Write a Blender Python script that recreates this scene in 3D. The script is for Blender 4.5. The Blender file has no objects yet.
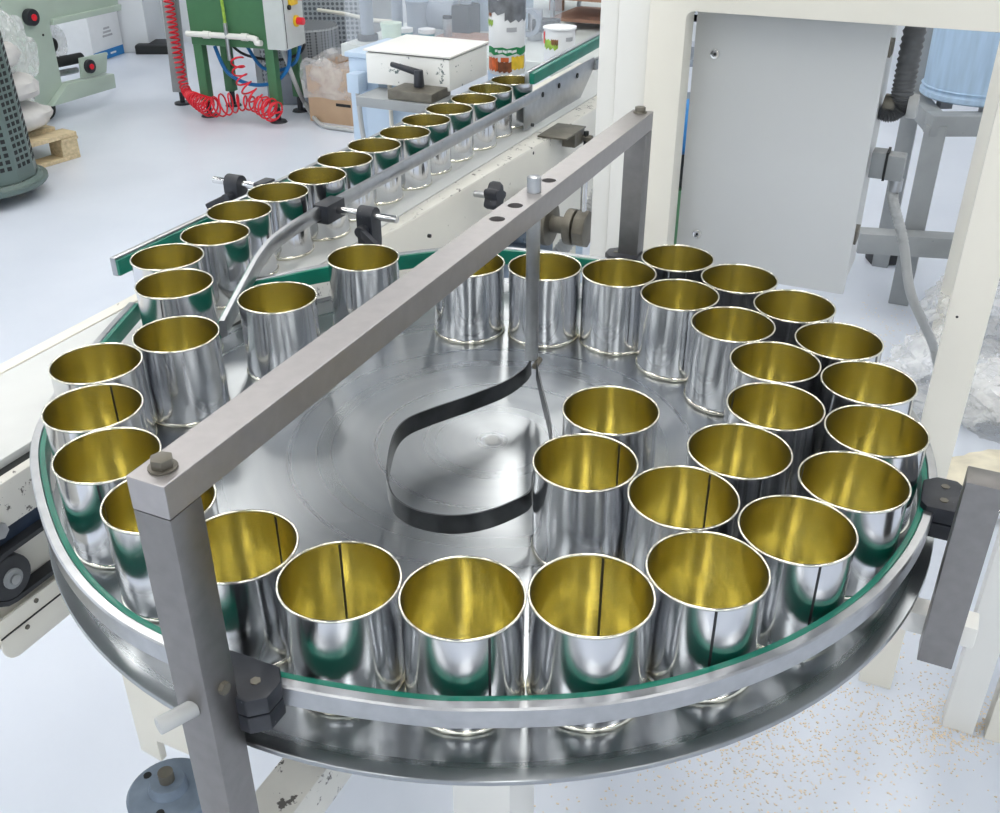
import bpy, bmesh, math, random
from mathutils import Vector, Matrix, noise
random.seed(7)
V = Vector
sc = bpy.context.scene
col = sc.collection
PI = math.pi

# ------------------------------------------------------------------ camera, world, exposure
FPX = 1007.88
PITCH, ROLL = 0.526349, -0.0018926
CAM = V((0, 0, 1.5091))
_r0 = V((1, 0, 0)); FW = V((0, math.cos(PITCH), -math.sin(PITCH))); _u0 = V((0, math.sin(PITCH), math.cos(PITCH)))
RT = _r0 * math.cos(ROLL) + _u0 * math.sin(ROLL)
UP = _u0 * math.cos(ROLL) - _r0 * math.sin(ROLL)
cd = bpy.data.cameras.new('camera')
cd.sensor_width = 36.0; cd.lens = 36.0 * FPX / 1000.0
cd.clip_start = 0.02; cd.clip_end = 60
cam = bpy.data.objects.new('camera', cd); col.objects.link(cam)
cam.matrix_world = Matrix(((RT.x, UP.x, -FW.x, CAM.x), (RT.y, UP.y, -FW.y, CAM.y), (RT.z, UP.z, -FW.z, CAM.z), (0, 0, 0, 1)))
sc.camera = cam
w = bpy.data.worlds.new('world'); sc.world = w; w.use_nodes = True
bg = w.node_tree.nodes['Background']
bg.inputs['Color'].default_value = (0.86, 0.93, 1.0, 1); bg.inputs['Strength'].default_value = 1.5
sc.view_settings.view_transform = 'Standard'
sc.view_settings.look = 'None'
sc.view_settings.gamma = 1.0
sc.view_settings.use_curve_mapping = False
sc.view_settings.exposure = 0.15
LAMP = 13.4          # strength of the ceiling fixtures' diffusers
sc.cycles.use_denoising = True
sc.cycles.max_bounces = 10; sc.cycles.diffuse_bounces = 4; sc.cycles.glossy_bounces = 8
sc.cycles.transmission_bounces = 6; sc.cycles.transparent_max_bounces = 12
sc.cycles.sample_clamp_indirect = 6.0
sc.cycles.caustics_reflective = True

# ------------------------------------------------------------------ measuring helpers (photo pixel -> place in the hall)
def ray(px, py): return FW + RT * ((px - 500) / FPX) - UP * ((py - 406.5) / FPX)
def at_z(px, py, z):
    d = ray(px, py); return CAM + d * ((z - CAM.z) / d.z)
def at_y(px, py, y):
    d = ray(px, py); return CAM + d * (y / d.y)
def G(px, py): return at_z(px, py, 0.0)
OX = V((-0.2374, 1.8, 0)); U = V((0.42361, 0.90584, 0)); W = V((0.90584, -0.42361, 0)); ZZ = V((0, 0, 1))
def M(s, off, z): return OX + U * s + W * off + ZZ * z      # machine axes: along the conveyor, across it, up
def S_(p): return (p - OX).dot(U)
def F_(p): return (p - OX).dot(W)
def at_off(px, py, off):
    d = ray(px, py); return CAM + d * ((off - F_(CAM)) / d.dot(W))
def at_s(px, py, s):
    d = ray(px, py); return CAM + d * ((s - S_(CAM)) / d.dot(U))
def zsolve(x, y, py):
    lo, hi = -1.0, 3.0
    for _ in range(50):
        m = (lo + hi) / 2; q = V((x, y, m)) - CAM
        yy = 406.5 - FPX * q.dot(UP) / q.dot(FW)
        if yy > py: lo = m
        else: hi = m
    return (lo + hi) / 2
def pix(p):
    q = p - CAM; d = q.dot(FW); return (500 + FPX * q.dot(RT) / d, 406.5 - FPX * q.dot(UP) / d)

RIM = 0.999; TOP = 0.900            # can rims, turntable and belt surface
CT = V((-0.009, 0.972, 0))          # turntable centre
RC = V((-0.009, 0.975, 0))          # centre the guide rail is drawn round

# ------------------------------------------------------------------ materials
def new_mat(name):
    m = bpy.data.materials.new(name); m.use_nodes = True
    nt = m.node_tree; return m, nt, nt.nodes['Principled BSDF']
def node(nt, t, **kw):
    n = nt.nodes.new(t)
    for k, v in kw.items(): setattr(n, k, v)
    return n
def rgb(r, g, b):                    # sRGB 0-255 to linear
    f = lambda c: (c / 255) / 12.92 if c / 255 <= 0.04045 else ((c / 255 + 0.055) / 1.055) ** 2.4
    return (f(r), f(g), f(b), 1)
def mul(c, k): return (min(1, c[0] * k), min(1, c[1] * k), min(1, c[2] * k), 1)
def mat(name, c, rough=0.5, metal=0.0, var=0.12, scale=18.0, bump=0.0, chips=None, chip_scale=40.0, chip_at=0.66, stretch=None, rvar=0.0, coat=0.0):
    m, nt, b = new_mat(name)
    tc = node(nt, 'ShaderNodeTexCoord'); vec = tc.outputs['Object']
    if stretch:
        mp = node(nt, 'ShaderNodeMapping'); mp.inputs['Scale'].default_value = stretch
        nt.links.new(vec, mp.inputs['Vector']); vec = mp.outputs['Vector']
    n = node(nt, 'ShaderNodeTexNoise'); n.inputs['Scale'].default_value = scale; n.inputs['Detail'].default_value = 4
    nt.links.new(vec, n.inputs['Vector'])
    r = node(nt, 'ShaderNodeValToRGB')
    r.color_ramp.elements[0].position = 0.3; r.color_ramp.elements[1].position = 0.7
    r.color_ramp.elements[0].color = mul(c, 1 - var); r.color_ramp.elements[1].color = mul(c, 1 + var)
    nt.links.new(n.outputs['Fac'], r.inputs['Fac'])
    out = r.outputs['Color']
    if chips:
        n2 = node(nt, 'ShaderNodeTexNoise'); n2.inputs['Scale'].default_value = chip_scale; n2.inputs['Detail'].default_value = 6; n2.inputs['Roughness'].default_value = 0.7
        nt.links.new(tc.outputs['Object'], n2.inputs['Vector'])
        r2 = node(nt, 'ShaderNodeValToRGB'); r2.color_ramp.elements[0].position = chip_at; r2.color_ramp.elements[1].position = chip_at + 0.02
        nt.links.new(n2.outputs['Fac'], r2.inputs['Fac'])
        mx = node(nt, 'ShaderNodeMix', data_type='RGBA')
        nt.links.new(r2.outputs['Color'], mx.inputs['Factor']); nt.links.new(out, mx.inputs['A']); mx.inputs['B'].default_value = chips
        out = mx.outputs['Result']
    nt.links.new(out, b.inputs['Base Color'])
    b.inputs['Roughness'].default_value = rough; b.inputs['Metallic'].default_value = metal
    if coat: b.inputs['Coat Weight'].default_value = coat
    if rvar:
        mr = node(nt, 'ShaderNodeMapRange'); mr.inputs['To Min'].default_value = max(0.02, rough - rvar); mr.inputs['To Max'].default_value = rough + rvar
        nt.links.new(n.outputs['Fac'], mr.inputs['Value']); nt.links.new(mr.outputs['Result'], b.inputs['Roughness'])
    if bump:
        bp = node(nt, 'ShaderNodeBump'); bp.inputs['Strength'].default_value = bump; bp.inputs['Distance'].default_value = 0.002
        nt.links.new(n.outputs['Fac'], bp.inputs['Height']); nt.links.new(bp.outputs['Normal'], b.inputs['Normal'])
    return m
def emit(name, c, s):
    m, nt, b = new_mat(name)
    b.inputs['Base Color'].default_value = c; b.inputs['Emission Color'].default_value = c; b.inputs['Emission Strength'].default_value = s
    return m
def film(name, c, alpha=0.35, rough=0.15):
    m, nt, b = new_mat(name)
    n = node(nt, 'ShaderNodeTexNoise'); n.inputs['Scale'].default_value = 9; n.inputs['Detail'].default_value = 5
    tc = node(nt, 'ShaderNodeTexCoord'); nt.links.new(tc.outputs['Object'], n.inputs['Vector'])
    mr = node(nt, 'ShaderNodeMapRange'); mr.inputs['From Min'].default_value = 0.3; mr.inputs['From Max'].default_value = 0.7
    mr.inputs['To Min'].default_value = max(0.02, alpha - 0.2); mr.inputs['To Max'].default_value = min(1, alpha + 0.2)
    nt.links.new(n.outputs['Fac'], mr.inputs['Value']); nt.links.new(mr.outputs['Result'], b.inputs['Alpha'])
    b.inputs['Base Color'].default_value = c; b.inputs['Roughness'].default_value = rough
    bp = node(nt, 'ShaderNodeBump'); bp.inputs['Strength'].default_value = 0.6; bp.inputs['Distance'].default_value = 0.02
    nt.links.new(n.outputs['Fac'], bp.inputs['Height']); nt.links.new(bp.outputs['Normal'], b.inputs['Normal'])
    return m

def sheet_mat(name):
    m, nt, b = new_mat(name); b.inputs['Base Color'].default_value = (0.85, 0.91, 0.98, 1); b.inputs['Roughness'].default_value = 0.08; b.inputs['Alpha'].default_value = 0.14
    return m
def turned_steel():
    m, nt, b = new_mat('turned_steel')
    tc = node(nt, 'ShaderNodeTexCoord'); sep = node(nt, 'ShaderNodeSeparateXYZ')
    nt.links.new(tc.outputs['Object'], sep.inputs['Vector'])
    ln = node(nt, 'ShaderNodeVectorMath', operation='LENGTH')
    cm = node(nt, 'ShaderNodeCombineXYZ'); nt.links.new(sep.outputs['X'], cm.inputs['X']); nt.links.new(sep.outputs['Y'], cm.inputs['Y'])
    nt.links.new(cm.outputs['Vector'], ln.inputs[0])
    c2 = node(nt, 'ShaderNodeCombineXYZ'); nt.links.new(ln.outputs['Value'], c2.inputs['X'])
    n = node(nt, 'ShaderNodeTexNoise'); n.inputs['Scale'].default_value = 420; n.inputs['Detail'].default_value = 3
    nt.links.new(c2.outputs['Vector'], n.inputs['Vector'])
    n2 = node(nt, 'ShaderNodeTexNoise'); n2.inputs['Scale'].default_value = 34; n2.inputs['Detail'].default_value = 2
    nt.links.new(c2.outputs['Vector'], n2.inputs['Vector'])
    r = node(nt, 'ShaderNodeValToRGB'); r.color_ramp.elements[0].color = (0.325, 0.345, 0.36, 1); r.color_ramp.elements[1].color = (0.355, 0.373, 0.387, 1)
    r.color_ramp.elements[0].position = 0.35; r.color_ramp.elements[1].position = 0.65
    nt.links.new(n2.outputs['Fac'], r.inputs['Fac']); nt.links.new(r.outputs['Color'], b.inputs['Base Color'])
    mr = node(nt, 'ShaderNodeMapRange'); mr.inputs['To Min'].default_value = 0.265; mr.inputs['To Max'].default_value = 0.285
    nt.links.new(n2.outputs['Fac'], mr.inputs['Value']); nt.links.new(mr.outputs['Result'], b.inputs['Roughness'])
    b.inputs['Metallic'].default_value = 1.0
    b.inputs['Anisotropic'].default_value = 0.6; b.inputs['Anisotropic Rotation'].default_value = 0.25
    tg = node(nt, 'ShaderNodeTangent', direction_type='RADIAL', axis='Z'); nt.links.new(tg.outputs['Tangent'], b.inputs['Tangent'])
    return m
def dots(name, c_sheet, c_hole, scale, size=0.32):
    m, nt, b = new_mat(name)
    tc = node(nt, 'ShaderNodeTexCoord')
    v = node(nt, 'ShaderNodeTexVoronoi'); v.inputs['Scale'].default_value = scale; v.inputs['Randomness'].default_value = 0.0
    nt.links.new(tc.outputs['Object'], v.inputs['Vector'])
    r = node(nt, 'ShaderNodeValToRGB'); r.color_ramp.elements[0].position = size; r.color_ramp.elements[1].position = size + 0.06
    r.color_ramp.elements[0].color = c_hole; r.color_ramp.elements[1].color = c_sheet
    nt.links.new(v.outputs['Distance'], r.inputs['Fac']); nt.links.new(r.outputs['Color'], b.inputs['Base Color'])
    b.inputs['Roughness'].default_value = 0.45; b.inputs['Metallic'].default_value = 0.3
    return m

MT = {}
def brushed(m, amount, rot):
    nt = m.node_tree; b = nt.nodes['Principled BSDF']
    tg = node(nt, 'ShaderNodeTangent', direction_type='RADIAL', axis='Z'); nt.links.new(tg.outputs['Tangent'], b.inputs['Tangent'])
    b.inputs['Anisotropic'].default_value = amount; b.inputs['Anisotropic Rotation'].default_value = rot
    return m
MT['tin'] = brushed(mat('tinplate', (0.68, 0.69, 0.715, 1), 0.15, 1.0, 0.03, 60, stretch=(1, 1, 0.05)), 0.7, 0.25)
MT['tin_rim'] = mat('tin_rim', (0.84, 0.81, 0.70, 1), 0.16, 1.0, 0.03, 60)
MT['gold'] = brushed(mat('gold_lacquer', (0.68, 0.63, 0.33, 1), 0.22, 1.0, 0.06, 40, stretch=(1, 1, 0.06)), 0.7, 0.25)
MT['seam'] = mat('dark_weld', (0.02, 0.021, 0.024, 1), 0.45, 0.3)
MT['disc'] = turned_steel()
MT['steel'] = mat('brushed_steel', (0.25, 0.240, 0.236, 1), 0.38, 1.0, 0.07, 25, stretch=(3, 3, 3), rvar=0.06, bump=0.03)
MT['beam'] = mat('brushed_beam_steel', (0.43, 0.412, 0.41, 1), 0.46, 1.0, 0.05, 90, rvar=0.05)
MT['alu'] = mat('dull_aluminium', (0.44, 0.45, 0.465, 1), 0.30, 1.0, 0.08, 60, rvar=0.06, bump=0.05)
MT['bright'] = mat('bright_rod_steel', (0.70, 0.70, 0.70, 1), 0.18, 1.0, 0.05, 80)
MT['green'] = mat('green_plastic_liner', rgb(4, 112, 92), 0.30, 0.0, 0.12, 30)
MT['black'] = mat('black_nylon', rgb(38, 41, 48), 0.42, 0.0, 0.25, 60, bump=0.1, chips=rgb(120, 124, 130), chip_scale=70, chip_at=0.68)
MT['band'] = mat('blued_spring_steel', (0.085, 0.09, 0.095, 1), 0.34, 0.9, 0.3, 30, rvar=0.08)
MT['belt'] = mat('pale_plastic_belt', rgb(206, 208, 206), 0.35, 0.0, 0.03, 14)
MT['cream'] = mat('cream_paint', rgb(226, 223, 212), 0.38, 0.0, 0.03, 8, chips=rgb(130, 122, 110), chip_scale=30, chip_at=0.68)
MT['cream_worn'] = mat('worn_cream_paint', rgb(214, 212, 204), 0.45, 0.0, 0.06, 16, chips=rgb(92, 88, 84), chip_scale=55, chip_at=0.60)
MT['chipped'] = mat('chipped_white_paint', rgb(234, 234, 230), 0.4, 0.0, 0.03, 10, chips=rgb(96, 110, 108), chip_scale=45, chip_at=0.615)
MT['white'] = mat('white_paint', rgb(232, 231, 226), 0.36, 0.0, 0.02, 6)
MT['ivory'] = mat('ivory_paint', rgb(230, 226, 214), 0.40, 0.0, 0.02, 6)
MT['cab'] = mat('grey_enamel', rgb(196, 198, 198), 0.30, 0.0, 0.02, 5, chips=rgb(120, 118, 110), chip_scale=60, chip_at=0.80)
MT['navy'] = mat('navy_paint', rgb(44, 58, 78), 0.5, 0.0, 0.3, 30)
MT['rubber'] = mat('black_rubber', rgb(46, 48, 52), 0.6, 0.0, 0.2, 30)
MT['hose'] = mat('grey_corrugated_hose', rgb(92, 94, 96), 0.5, 0.0, 0.15, 40)
MT['conduit'] = mat('pale_grey_conduit', rgb(176, 178, 178), 0.45, 0.0, 0.06, 40)
MT['grey'] = mat('mid_grey_plastic', rgb(140, 144, 146), 0.45, 0.0, 0.08, 30)
MT['greypaint'] = mat('grey_painted_steel', rgb(150, 154, 156), 0.42, 0.0, 0.06, 14, chips=rgb(70, 70, 72), chip_scale=40, chip_at=0.70)
MT['bluedrum'] = mat('scratched_blue_paint', rgb(166, 190, 214), 0.45, 0.0, 0.10, 6, stretch=(8, 8, 1))
MT['motor'] = mat('blue_grey_cast_metal', rgb(120, 134, 150), 0.5, 0.2, 0.2, 30, bump=0.2)
MT['oldsteel'] = mat('oily_cast_iron', rgb(112, 108, 98), 0.45, 0.5, 0.25, 30, bump=0.2)
MT['dkgreen'] = mat('green_machine_paint', rgb(74, 122, 86), 0.36, 0.0, 0.07, 10)
MT['palegreen'] = mat('pale_green_paint', rgb(176, 192, 180), 0.42, 0.0, 0.05, 5, chips=rgb(96, 98, 94), chip_scale=22, chip_at=0.74)
MT['greygreen'] = mat('grey_green_plastic', rgb(96, 112, 108), 0.45, 0.0, 0.08, 10)
MT['dark'] = mat('dark_recess', rgb(28, 31, 32), 0.7)
MT['red'] = mat('red_polyurethane', rgb(226, 36, 54), 0.3, 0.0, 0.08, 20)
MT['yellow'] = mat('yellow_plastic', rgb(238, 196, 36), 0.4)
MT['blue'] = mat('blue_hose', rgb(24, 106, 170), 0.35)
MT['teal'] = mat('teal_plastic', rgb(40, 132, 140), 0.4)
MT['panelgrey'] = mat('light_grey_enclosure', rgb(198, 203, 201), 0.4, 0.0, 0.03)
MT['wood'] = mat('pallet_pine', rgb(206, 188, 152), 0.7, 0.0, 0.18, 12, stretch=(1, 6, 6))
MT['card'] = mat('cardboard', rgb(188, 160, 132), 0.75, 0.0, 0.06, 10)
MT['paper'] = mat('tan_kraft_paper', rgb(208, 184, 138), 0.7, 0.0, 0.08, 12, bump=0.3)
MT['carton'] = mat('white_carton', rgb(226, 228, 230), 0.6, 0.0, 0.02)
MT['cartonblue'] = mat('blue_print', rgb(30, 120, 186), 0.5)
MT['print'] = mat('grey_print', rgb(170, 172, 176), 0.6)
MT['sack'] = mat('white_woven_sack', rgb(208, 206, 204), 0.6, 0.0, 0.08, 14, bump=0.5)
MT['paleblue'] = mat('pale_blue_machine_paint', rgb(182, 200, 219), 0.42, 0.0, 0.08, 6)
MT['greymachine'] = mat('dim_grey_machine', rgb(150, 158, 170), 0.5, 0.1, 0.15, 8)
MT['tub'] = mat('pale_green_tub', rgb(206, 224, 206), 0.5)
MT['brown'] = mat('brown_surface', rgb(160, 122, 102), 0.6, 0.0, 0.2, 8)
MT['film'] = film('clear_film', (0.92, 0.93, 0.94, 1), 0.30)
MT['bag'] = film('milky_plastic_bag', (0.93, 0.93, 0.91, 1), 0.30)
MT['dust'] = mat('sawdust', rgb(230, 214, 188), 0.9, 0.0, 0.2, 90)
MT['perf'] = dots('perforated_sheet', rgb(182, 188, 194), rgb(110, 116, 124), 34)
MT['perfdk'] = dots('perforated_drum', rgb(150, 154, 158), rgb(70, 74, 80), 60)
MT['wall'] = mat('white_wall_paint', rgb(222, 226, 230), 0.7, 0.0, 0.02, 3)
MT['ceil'] = mat('ceiling_paint', rgb(96, 100, 105), 0.8, 0.0, 0.05, 2)
def floor_mat():
    m, nt, b = new_mat('pale_epoxy_floor')
    tc = node(nt, 'ShaderNodeTexCoord')
    n = node(nt, 'ShaderNodeTexNoise'); n.inputs['Scale'].default_value = 1.3; n.inputs['Detail'].default_value = 6
    nt.links.new(tc.outputs['Object'], n.inputs['Vector'])
    r = node(nt, 'ShaderNodeValToRGB'); r.color_ramp.elements[0].color = rgb(206, 213, 225); r.color_ramp.elements[1].color = rgb(216, 222, 233)
    r.color_ramp.elements[0].position = 0.35; r.color_ramp.elements[1].position = 0.65
    nt.links.new(n.outputs['Fac'], r.inputs['Fac'])
    n2 = node(nt, 'ShaderNodeTexNoise'); n2.inputs['Scale'].default_value = 14; n2.inputs['Detail'].default_value = 8; n2.inputs['Roughness'].default_value = 0.75
    nt.links.new(tc.outputs['Object'], n2.inputs['Vector'])
    r2 = node(nt, 'ShaderNodeValToRGB'); r2.color_ramp.elements[0].position = 0.70; r2.color_ramp.elements[1].position = 0.76
    nt.links.new(n2.outputs['Fac'], r2.inputs['Fac'])
    mx = node(nt, 'ShaderNodeMix', data_type='RGBA'); nt.links.new(r2.outputs['Color'], mx.inputs['Factor'])
    nt.links.new(r.outputs['Color'], mx.inputs['A']); mx.inputs['B'].default_value = rgb(190, 195, 204)
    nt.links.new(mx.outputs['Result'], b.inputs['Base Color'])
    b.inputs['Roughness'].default_value = 0.32
    return m
MT['floor'] = floor_mat()

# ------------------------------------------------------------------ mesh building
WL = {}
class MB:
    def __init__(self): self.v = []; self.f = []
    def add(self, vs, fs):
        k = len(self.v); self.v += [V(p) for p in vs]; self.f += [[i + k for i in f] for f in fs]; return self
    def hexa(self, p):   # 8 points: bottom ring 0-3, top ring 4-7
        return self.add(p, [(0, 3, 2, 1), (4, 5, 6, 7), (0, 1, 5, 4), (1, 2, 6, 5), (2, 3, 7, 6), (3, 0, 4, 7)])
    def box(self, x0, x1, y0, y1, z0, z1):
        return self.hexa([(x0, y0, z0), (x1, y0, z0), (x1, y1, z0), (x0, y1, z0), (x0, y0, z1), (x1, y0, z1), (x1, y1, z1), (x0, y1, z1)])
    def mbox(self, s0, s1, o0, o1, z0, z1):
        return self.hexa([M(s0, o0, z0), M(s0, o1, z0), M(s1, o1, z0), M(s1, o0, z0), M(s0, o0, z1), M(s0, o1, z1), M(s1, o1, z1), M(s1, o0, z1)])
    def obox(self, c, a, b, e, ha, hb, he):   # centre, three axes, half sizes
        c = V(c); P = []
        for k in (-1, 1):
            for i, j in ((-1, -1), (1, -1), (1, 1), (-1, 1)): P.append(c + a * (ha * i) + b * (hb * j) + e * (he * k))
        return self.hexa(P)
    def prism(self, pts, ext):
        n = len(pts); ext = V(ext); P = [V(p) for p in pts]
        return self.add(P + [p + ext for p in P], [tuple(range(n))[::-1], tuple(range(n, 2 * n))] + [(i, (i + 1) % n, n + (i + 1) % n, n + i) for i in range(n)])
    def rings(self, rings, caps=True, closed=False):
        n = len(rings[0]); vs = [p for r in rings for p in r]; fs = []
        m = len(rings)
        for i in range(m if closed else m - 1):
            a, b = i * n, ((i + 1) % m) * n
            for j in range(n): fs.append((a + j, a + (j + 1) % n, b + (j + 1) % n, b + j))
        if caps and not closed: fs += [tuple(range(n))[::-1], tuple(range((m - 1) * n, m * n))]
        return self.add(vs, fs)
    def cyl(self, p0, p1, r0, r1=None, n=16):
        p0, p1 = V(p0), V(p1); r1 = r0 if r1 is None else r1
        d = (p1 - p0).normalized(); a = d.orthogonal().normalized(); b = d.cross(a)
        c = [(math.cos(2 * PI * k / n), math.sin(2 * PI * k / n)) for k in range(n)]
        return self.rings([[p + a * (r * x) + b * (r * y) for x, y in c] for p, r in ((p0, r0), (p1, r1))])
    def tube(self, path, r, n=8, closed=False):
        path = [V(p) for p in path]; m = len(path); R = []
        rad = r if callable(r) else (lambda t: r)
        prev = None
        for i, p in enumerate(path):
            d = (path[(i + 1) % m] - path[i - 1]) if closed else (path[min(i + 1, m - 1)] - path[max(i - 1, 0)])
            d.normalize()
            a = d.orthogonal().normalized() if prev is None else (prev - d * prev.dot(d)).normalized()
            prev = a; b = d.cross(a); rr = rad(i / max(1, m - 1))
            R.append([p + a * (rr * math.cos(2 * PI * k / n)) + b * (rr * math.sin(2 * PI * k / n)) for k in range(n)])
        return self.rings(R, closed=closed)
    def sweep(self, path, prof):          # prof: (side, z); side is to the right of the travel direction
        path = [V(p) for p in path]; m = len(path); R = []
        for i, p in enumerate(path):
            d = path[min(i + 1, m - 1)] - path[max(i - 1, 0)]; d.z = 0; d.normalize(); sd = V((d.y, -d.x, 0))
            R.append([p + sd * a + ZZ * b for a, b in prof])
        return self.rings(R)
    def lathe(self, c, prof, n=48, a=None, b=None, e=None):
        c = V(c); a = a or V((1, 0, 0)); b = b or V((0, 1, 0)); e = e or ZZ
        R = []
        for r, z in prof: R.append([c + a * (r * math.cos(2 * PI * k / n)) + b * (r * math.sin(2 * PI * k / n)) + e * z for k in range(n)])
        return self.rings(R, caps=False)
    def disc(self, c, r, n=32): 
        c = V(c); return self.add([c + V((r * math.cos(2 * PI * k / n), r * math.sin(2 * PI * k / n), 0)) for k in range(n)], [tuple(range(n))])
    def mesh(self, name, m, org, bevel=0, smooth=True, seg=2, ang=0.6, weld=True, recalc=True):
        me = bpy.data.meshes.new(name); bm = bmesh.new()
        vs = [bm.verts.new(p - org) for p in self.v]
        for f in self.f:
            try: bm.faces.new([vs[i] for i in f])
            except ValueError: pass
        if weld: bmesh.ops.remove_doubles(bm, verts=bm.verts, dist=1e-6)
        if recalc: bmesh.ops.recalc_face_normals(bm, faces=bm.faces)
        if bevel:
            es = [e for e in bm.edges if len(e.link_faces) == 2 and e.calc_face_angle(0) > 0.5]
            bmesh.ops.bevel(bm, geom=es, offset=bevel, segments=seg, affect='EDGES', profile=0.6, clamp_overlap=True)
        bm.to_mesh(me); bm.free()
        me.materials.append(m)
        if smooth:
            me.shade_smooth(); me.set_sharp_from_angle(angle=min(ang, 0.45) if bevel else ang)
        return me
    def build(self, name, m, parent=None, bevel=0, smooth=True, loc=None, **kw):
        m = MT[m] if isinstance(m, str) else m
        if parent is not None: org = WL[parent.name]
        elif loc is not None: org = V(loc)
        else:
            xs = [p.x for p in self.v]; ys = [p.y for p in self.v]; zs = [p.z for p in self.v]
            org = V(((min(xs) + max(xs)) / 2, (min(ys) + max(ys)) / 2, min(zs)))
        o = bpy.data.objects.new(name, self.mesh(name, m, org, bevel, smooth, **kw)); col.objects.link(o)
        if parent is not None: o.parent = parent
        else: o.location = org
        WL[o.name] = org.copy()
        return o
def tag(o, label=None, cat=None, group=None, kind=None):
    if label: o['label'] = label
    if cat: o['category'] = cat
    if group: o['group'] = group
    if kind: o['kind'] = kind
    return o
def thing(name, label, cat, loc, group=None):
    o = bpy.data.objects.new(name, None); o.empty_display_size = 0.05; col.objects.link(o); o.location = V(loc); WL[o.name] = V(loc)
    return tag(o, label, cat, group)
def copy_thing(root):
    r = root.copy(); col.objects.link(r)
    for ch in root.children:
        c = ch.copy(); col.objects.link(c); c.parent = r
        for g in ch.children:
            d = g.copy(); col.objects.link(d); d.parent = c
    return r
def smooth_path(pts, k=8):
    pts = [V(p) for p in pts]; out = []
    for i in range(len(pts) - 1):
        p0 = pts[max(i - 1, 0)]; p1 = pts[i]; p2 = pts[i + 1]; p3 = pts[min(i + 2, len(pts) - 1)]
        for j in range(k):
            t = j / k
            out.append(0.5 * ((2 * p1) + (p2 - p0) * t + (2 * p0 - 5 * p1 + 4 * p2 - p3) * t * t + (3 * p1 - p0 - 3 * p2 + p3) * t ** 3))
    out.append(pts[-1]); return out
def blob(c, rx, ry, rz, amp=0.2, freq=2.0, seed=0, sub=4, flat=None):
    b = MB(); bm = bmesh.new(); bmesh.ops.create_icosphere(bm, subdivisions=sub, radius=1)
    idx = {v: i for i, v in enumerate(bm.verts)}; vs = []
    for v in bm.verts:
        k = 1 + amp * noise.fractal(v.co * freq + V((seed * 3.1, seed * 1.7, seed)), 0.8, 2.0, 4)
        p = V((v.co.x * rx * k, v.co.y * ry * k, v.co.z * rz * k))
        if flat is not None: p.z = max(p.z, flat)
        vs.append(V(c) + p)
    b.add(vs, [[idx[v] for v in f.verts] for f in bm.faces]); bm.free(); return b

# ------------------------------------------------------------------ the setting
RX0, RX1, RY0, RY1, RH = -5.2, 4.2, -5.0, 8.35, 3.7
tag(MB().box(RX0, RX1, RY0, RY1, -0.06, 0.0).build('floor', 'floor', loc=(0, 0, 0)), kind='structure')
tag(MB().box(RX0, RX1, RY0, RY1, RH, RH + 0.1).build('ceiling', 'ceil'), kind='structure')
tag(MB().box(RX0, RX1, RY1, RY1 + 0.15, 0, RH).build('wall_back', 'wall'), kind='structure')
tag(MB().box(RX1, RX1 + 0.15, RY0, RY1, 0, RH).build('wall_right', 'wall'), kind='structure')
# left wall and the wall behind the camera carry bands of open windows
b = MB(); b.box(RX0 - 0.15, RX0, RY0, RY1, 0, 1.0); b.box(RX0 - 0.15, RX0, RY0, RY1, 2.9, RH)
for y in (-5.0, -2.4, 0.2, 2.8, 5.4, 7.95): b.box(RX0 - 0.15, RX0, y, y + 0.4, 1.0, 2.9)
tag(b.build('wall_left', 'wall'), kind='structure')
b = MB(); b.box(RX0, RX1, RY0 - 0.15, RY0, 0, 0.9); b.box(RX0, RX1, RY0 - 0.15, RY0, 3.0, RH)
for x in (-5.2, -2.9, -0.6, 1.7, 3.8): b.box(x, x + 0.4, RY0 - 0.15, RY0, 0.9, 3.0)
tag(b.build('wall_front', 'wall'), kind='structure')
pl = G(140, 55)
tag(MB().box(pl.x - 0.42, pl.x + 0.05, pl.y + 0.10, RY1, 0, RH).build('wall_pilaster', 'wall', bevel=0.01), kind='structure')

# ceiling fixtures
k = 0
for ix, x in enumerate((-3.6, -1.7, 0.2, 2.1)):
    for iy, y in enumerate((-3.4, -1.0, 1.4, 3.8, 6.2)):
        t = thing('ceiling_light', 'long fluorescent ceiling light with a white diffuser', 'ceiling light', (x, y, RH - 0.14), 'fluorescent lights on the ceiling')
        MB().box(x - 0.16, x + 0.16, y - 0.8, y + 0.8, RH - 0.10, RH).build('housing', 'white', t)
        MB().box(x - 0.13, x + 0.13, y - 0.77, y + 0.77, RH - 0.14, RH - 0.101).build('diffuser', MT.setdefault('lamp', emit('lamp_diffuser', (1.0, 0.985, 0.95, 1), LAMP)), t)

# ------------------------------------------------------------------ turntable
RD = 0.4715
tt = thing('turntable', 'round brushed steel rotary accumulation table full of open cans', 'turntable', (CT.x, CT.y, 0))
n = 128
prof = [(0.0005, TOP), (0.10, TOP), (0.25, TOP), (RD - 0.0006, TOP), (RD, TOP - 0.0006), (RD, TOP - 0.0045), (RD - 0.001, TOP - 0.005), (0.07, TOP - 0.005)]
b = MB(); b.lathe(CT, prof, n); d_ = b.build('disc', 'disc', tt, ang=0.3)
b = MB(); b.lathe(CT, [(0.0001, TOP + 0.0016), (0.007, TOP + 0.0016), (0.009, TOP + 0.0002)], 24); b.build('centre_screw', 'conduit', tt)
b = MB(); b.cyl((CT.x, CT.y, TOP - 0.16), (CT.x, CT.y, TOP - 0.005), 0.075, n=32); b.build('bearing_hub', 'motor', tt, bevel=0.004)
cs, co = S_(CT), F_(CT)
b = MB(); b.mbox(cs - 0.045, cs + 0.045, co - 0.045, co + 0.045, 0.02, TOP - 0.16); b.build('pedestal', 'white', tt, bevel=0.006)
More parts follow.
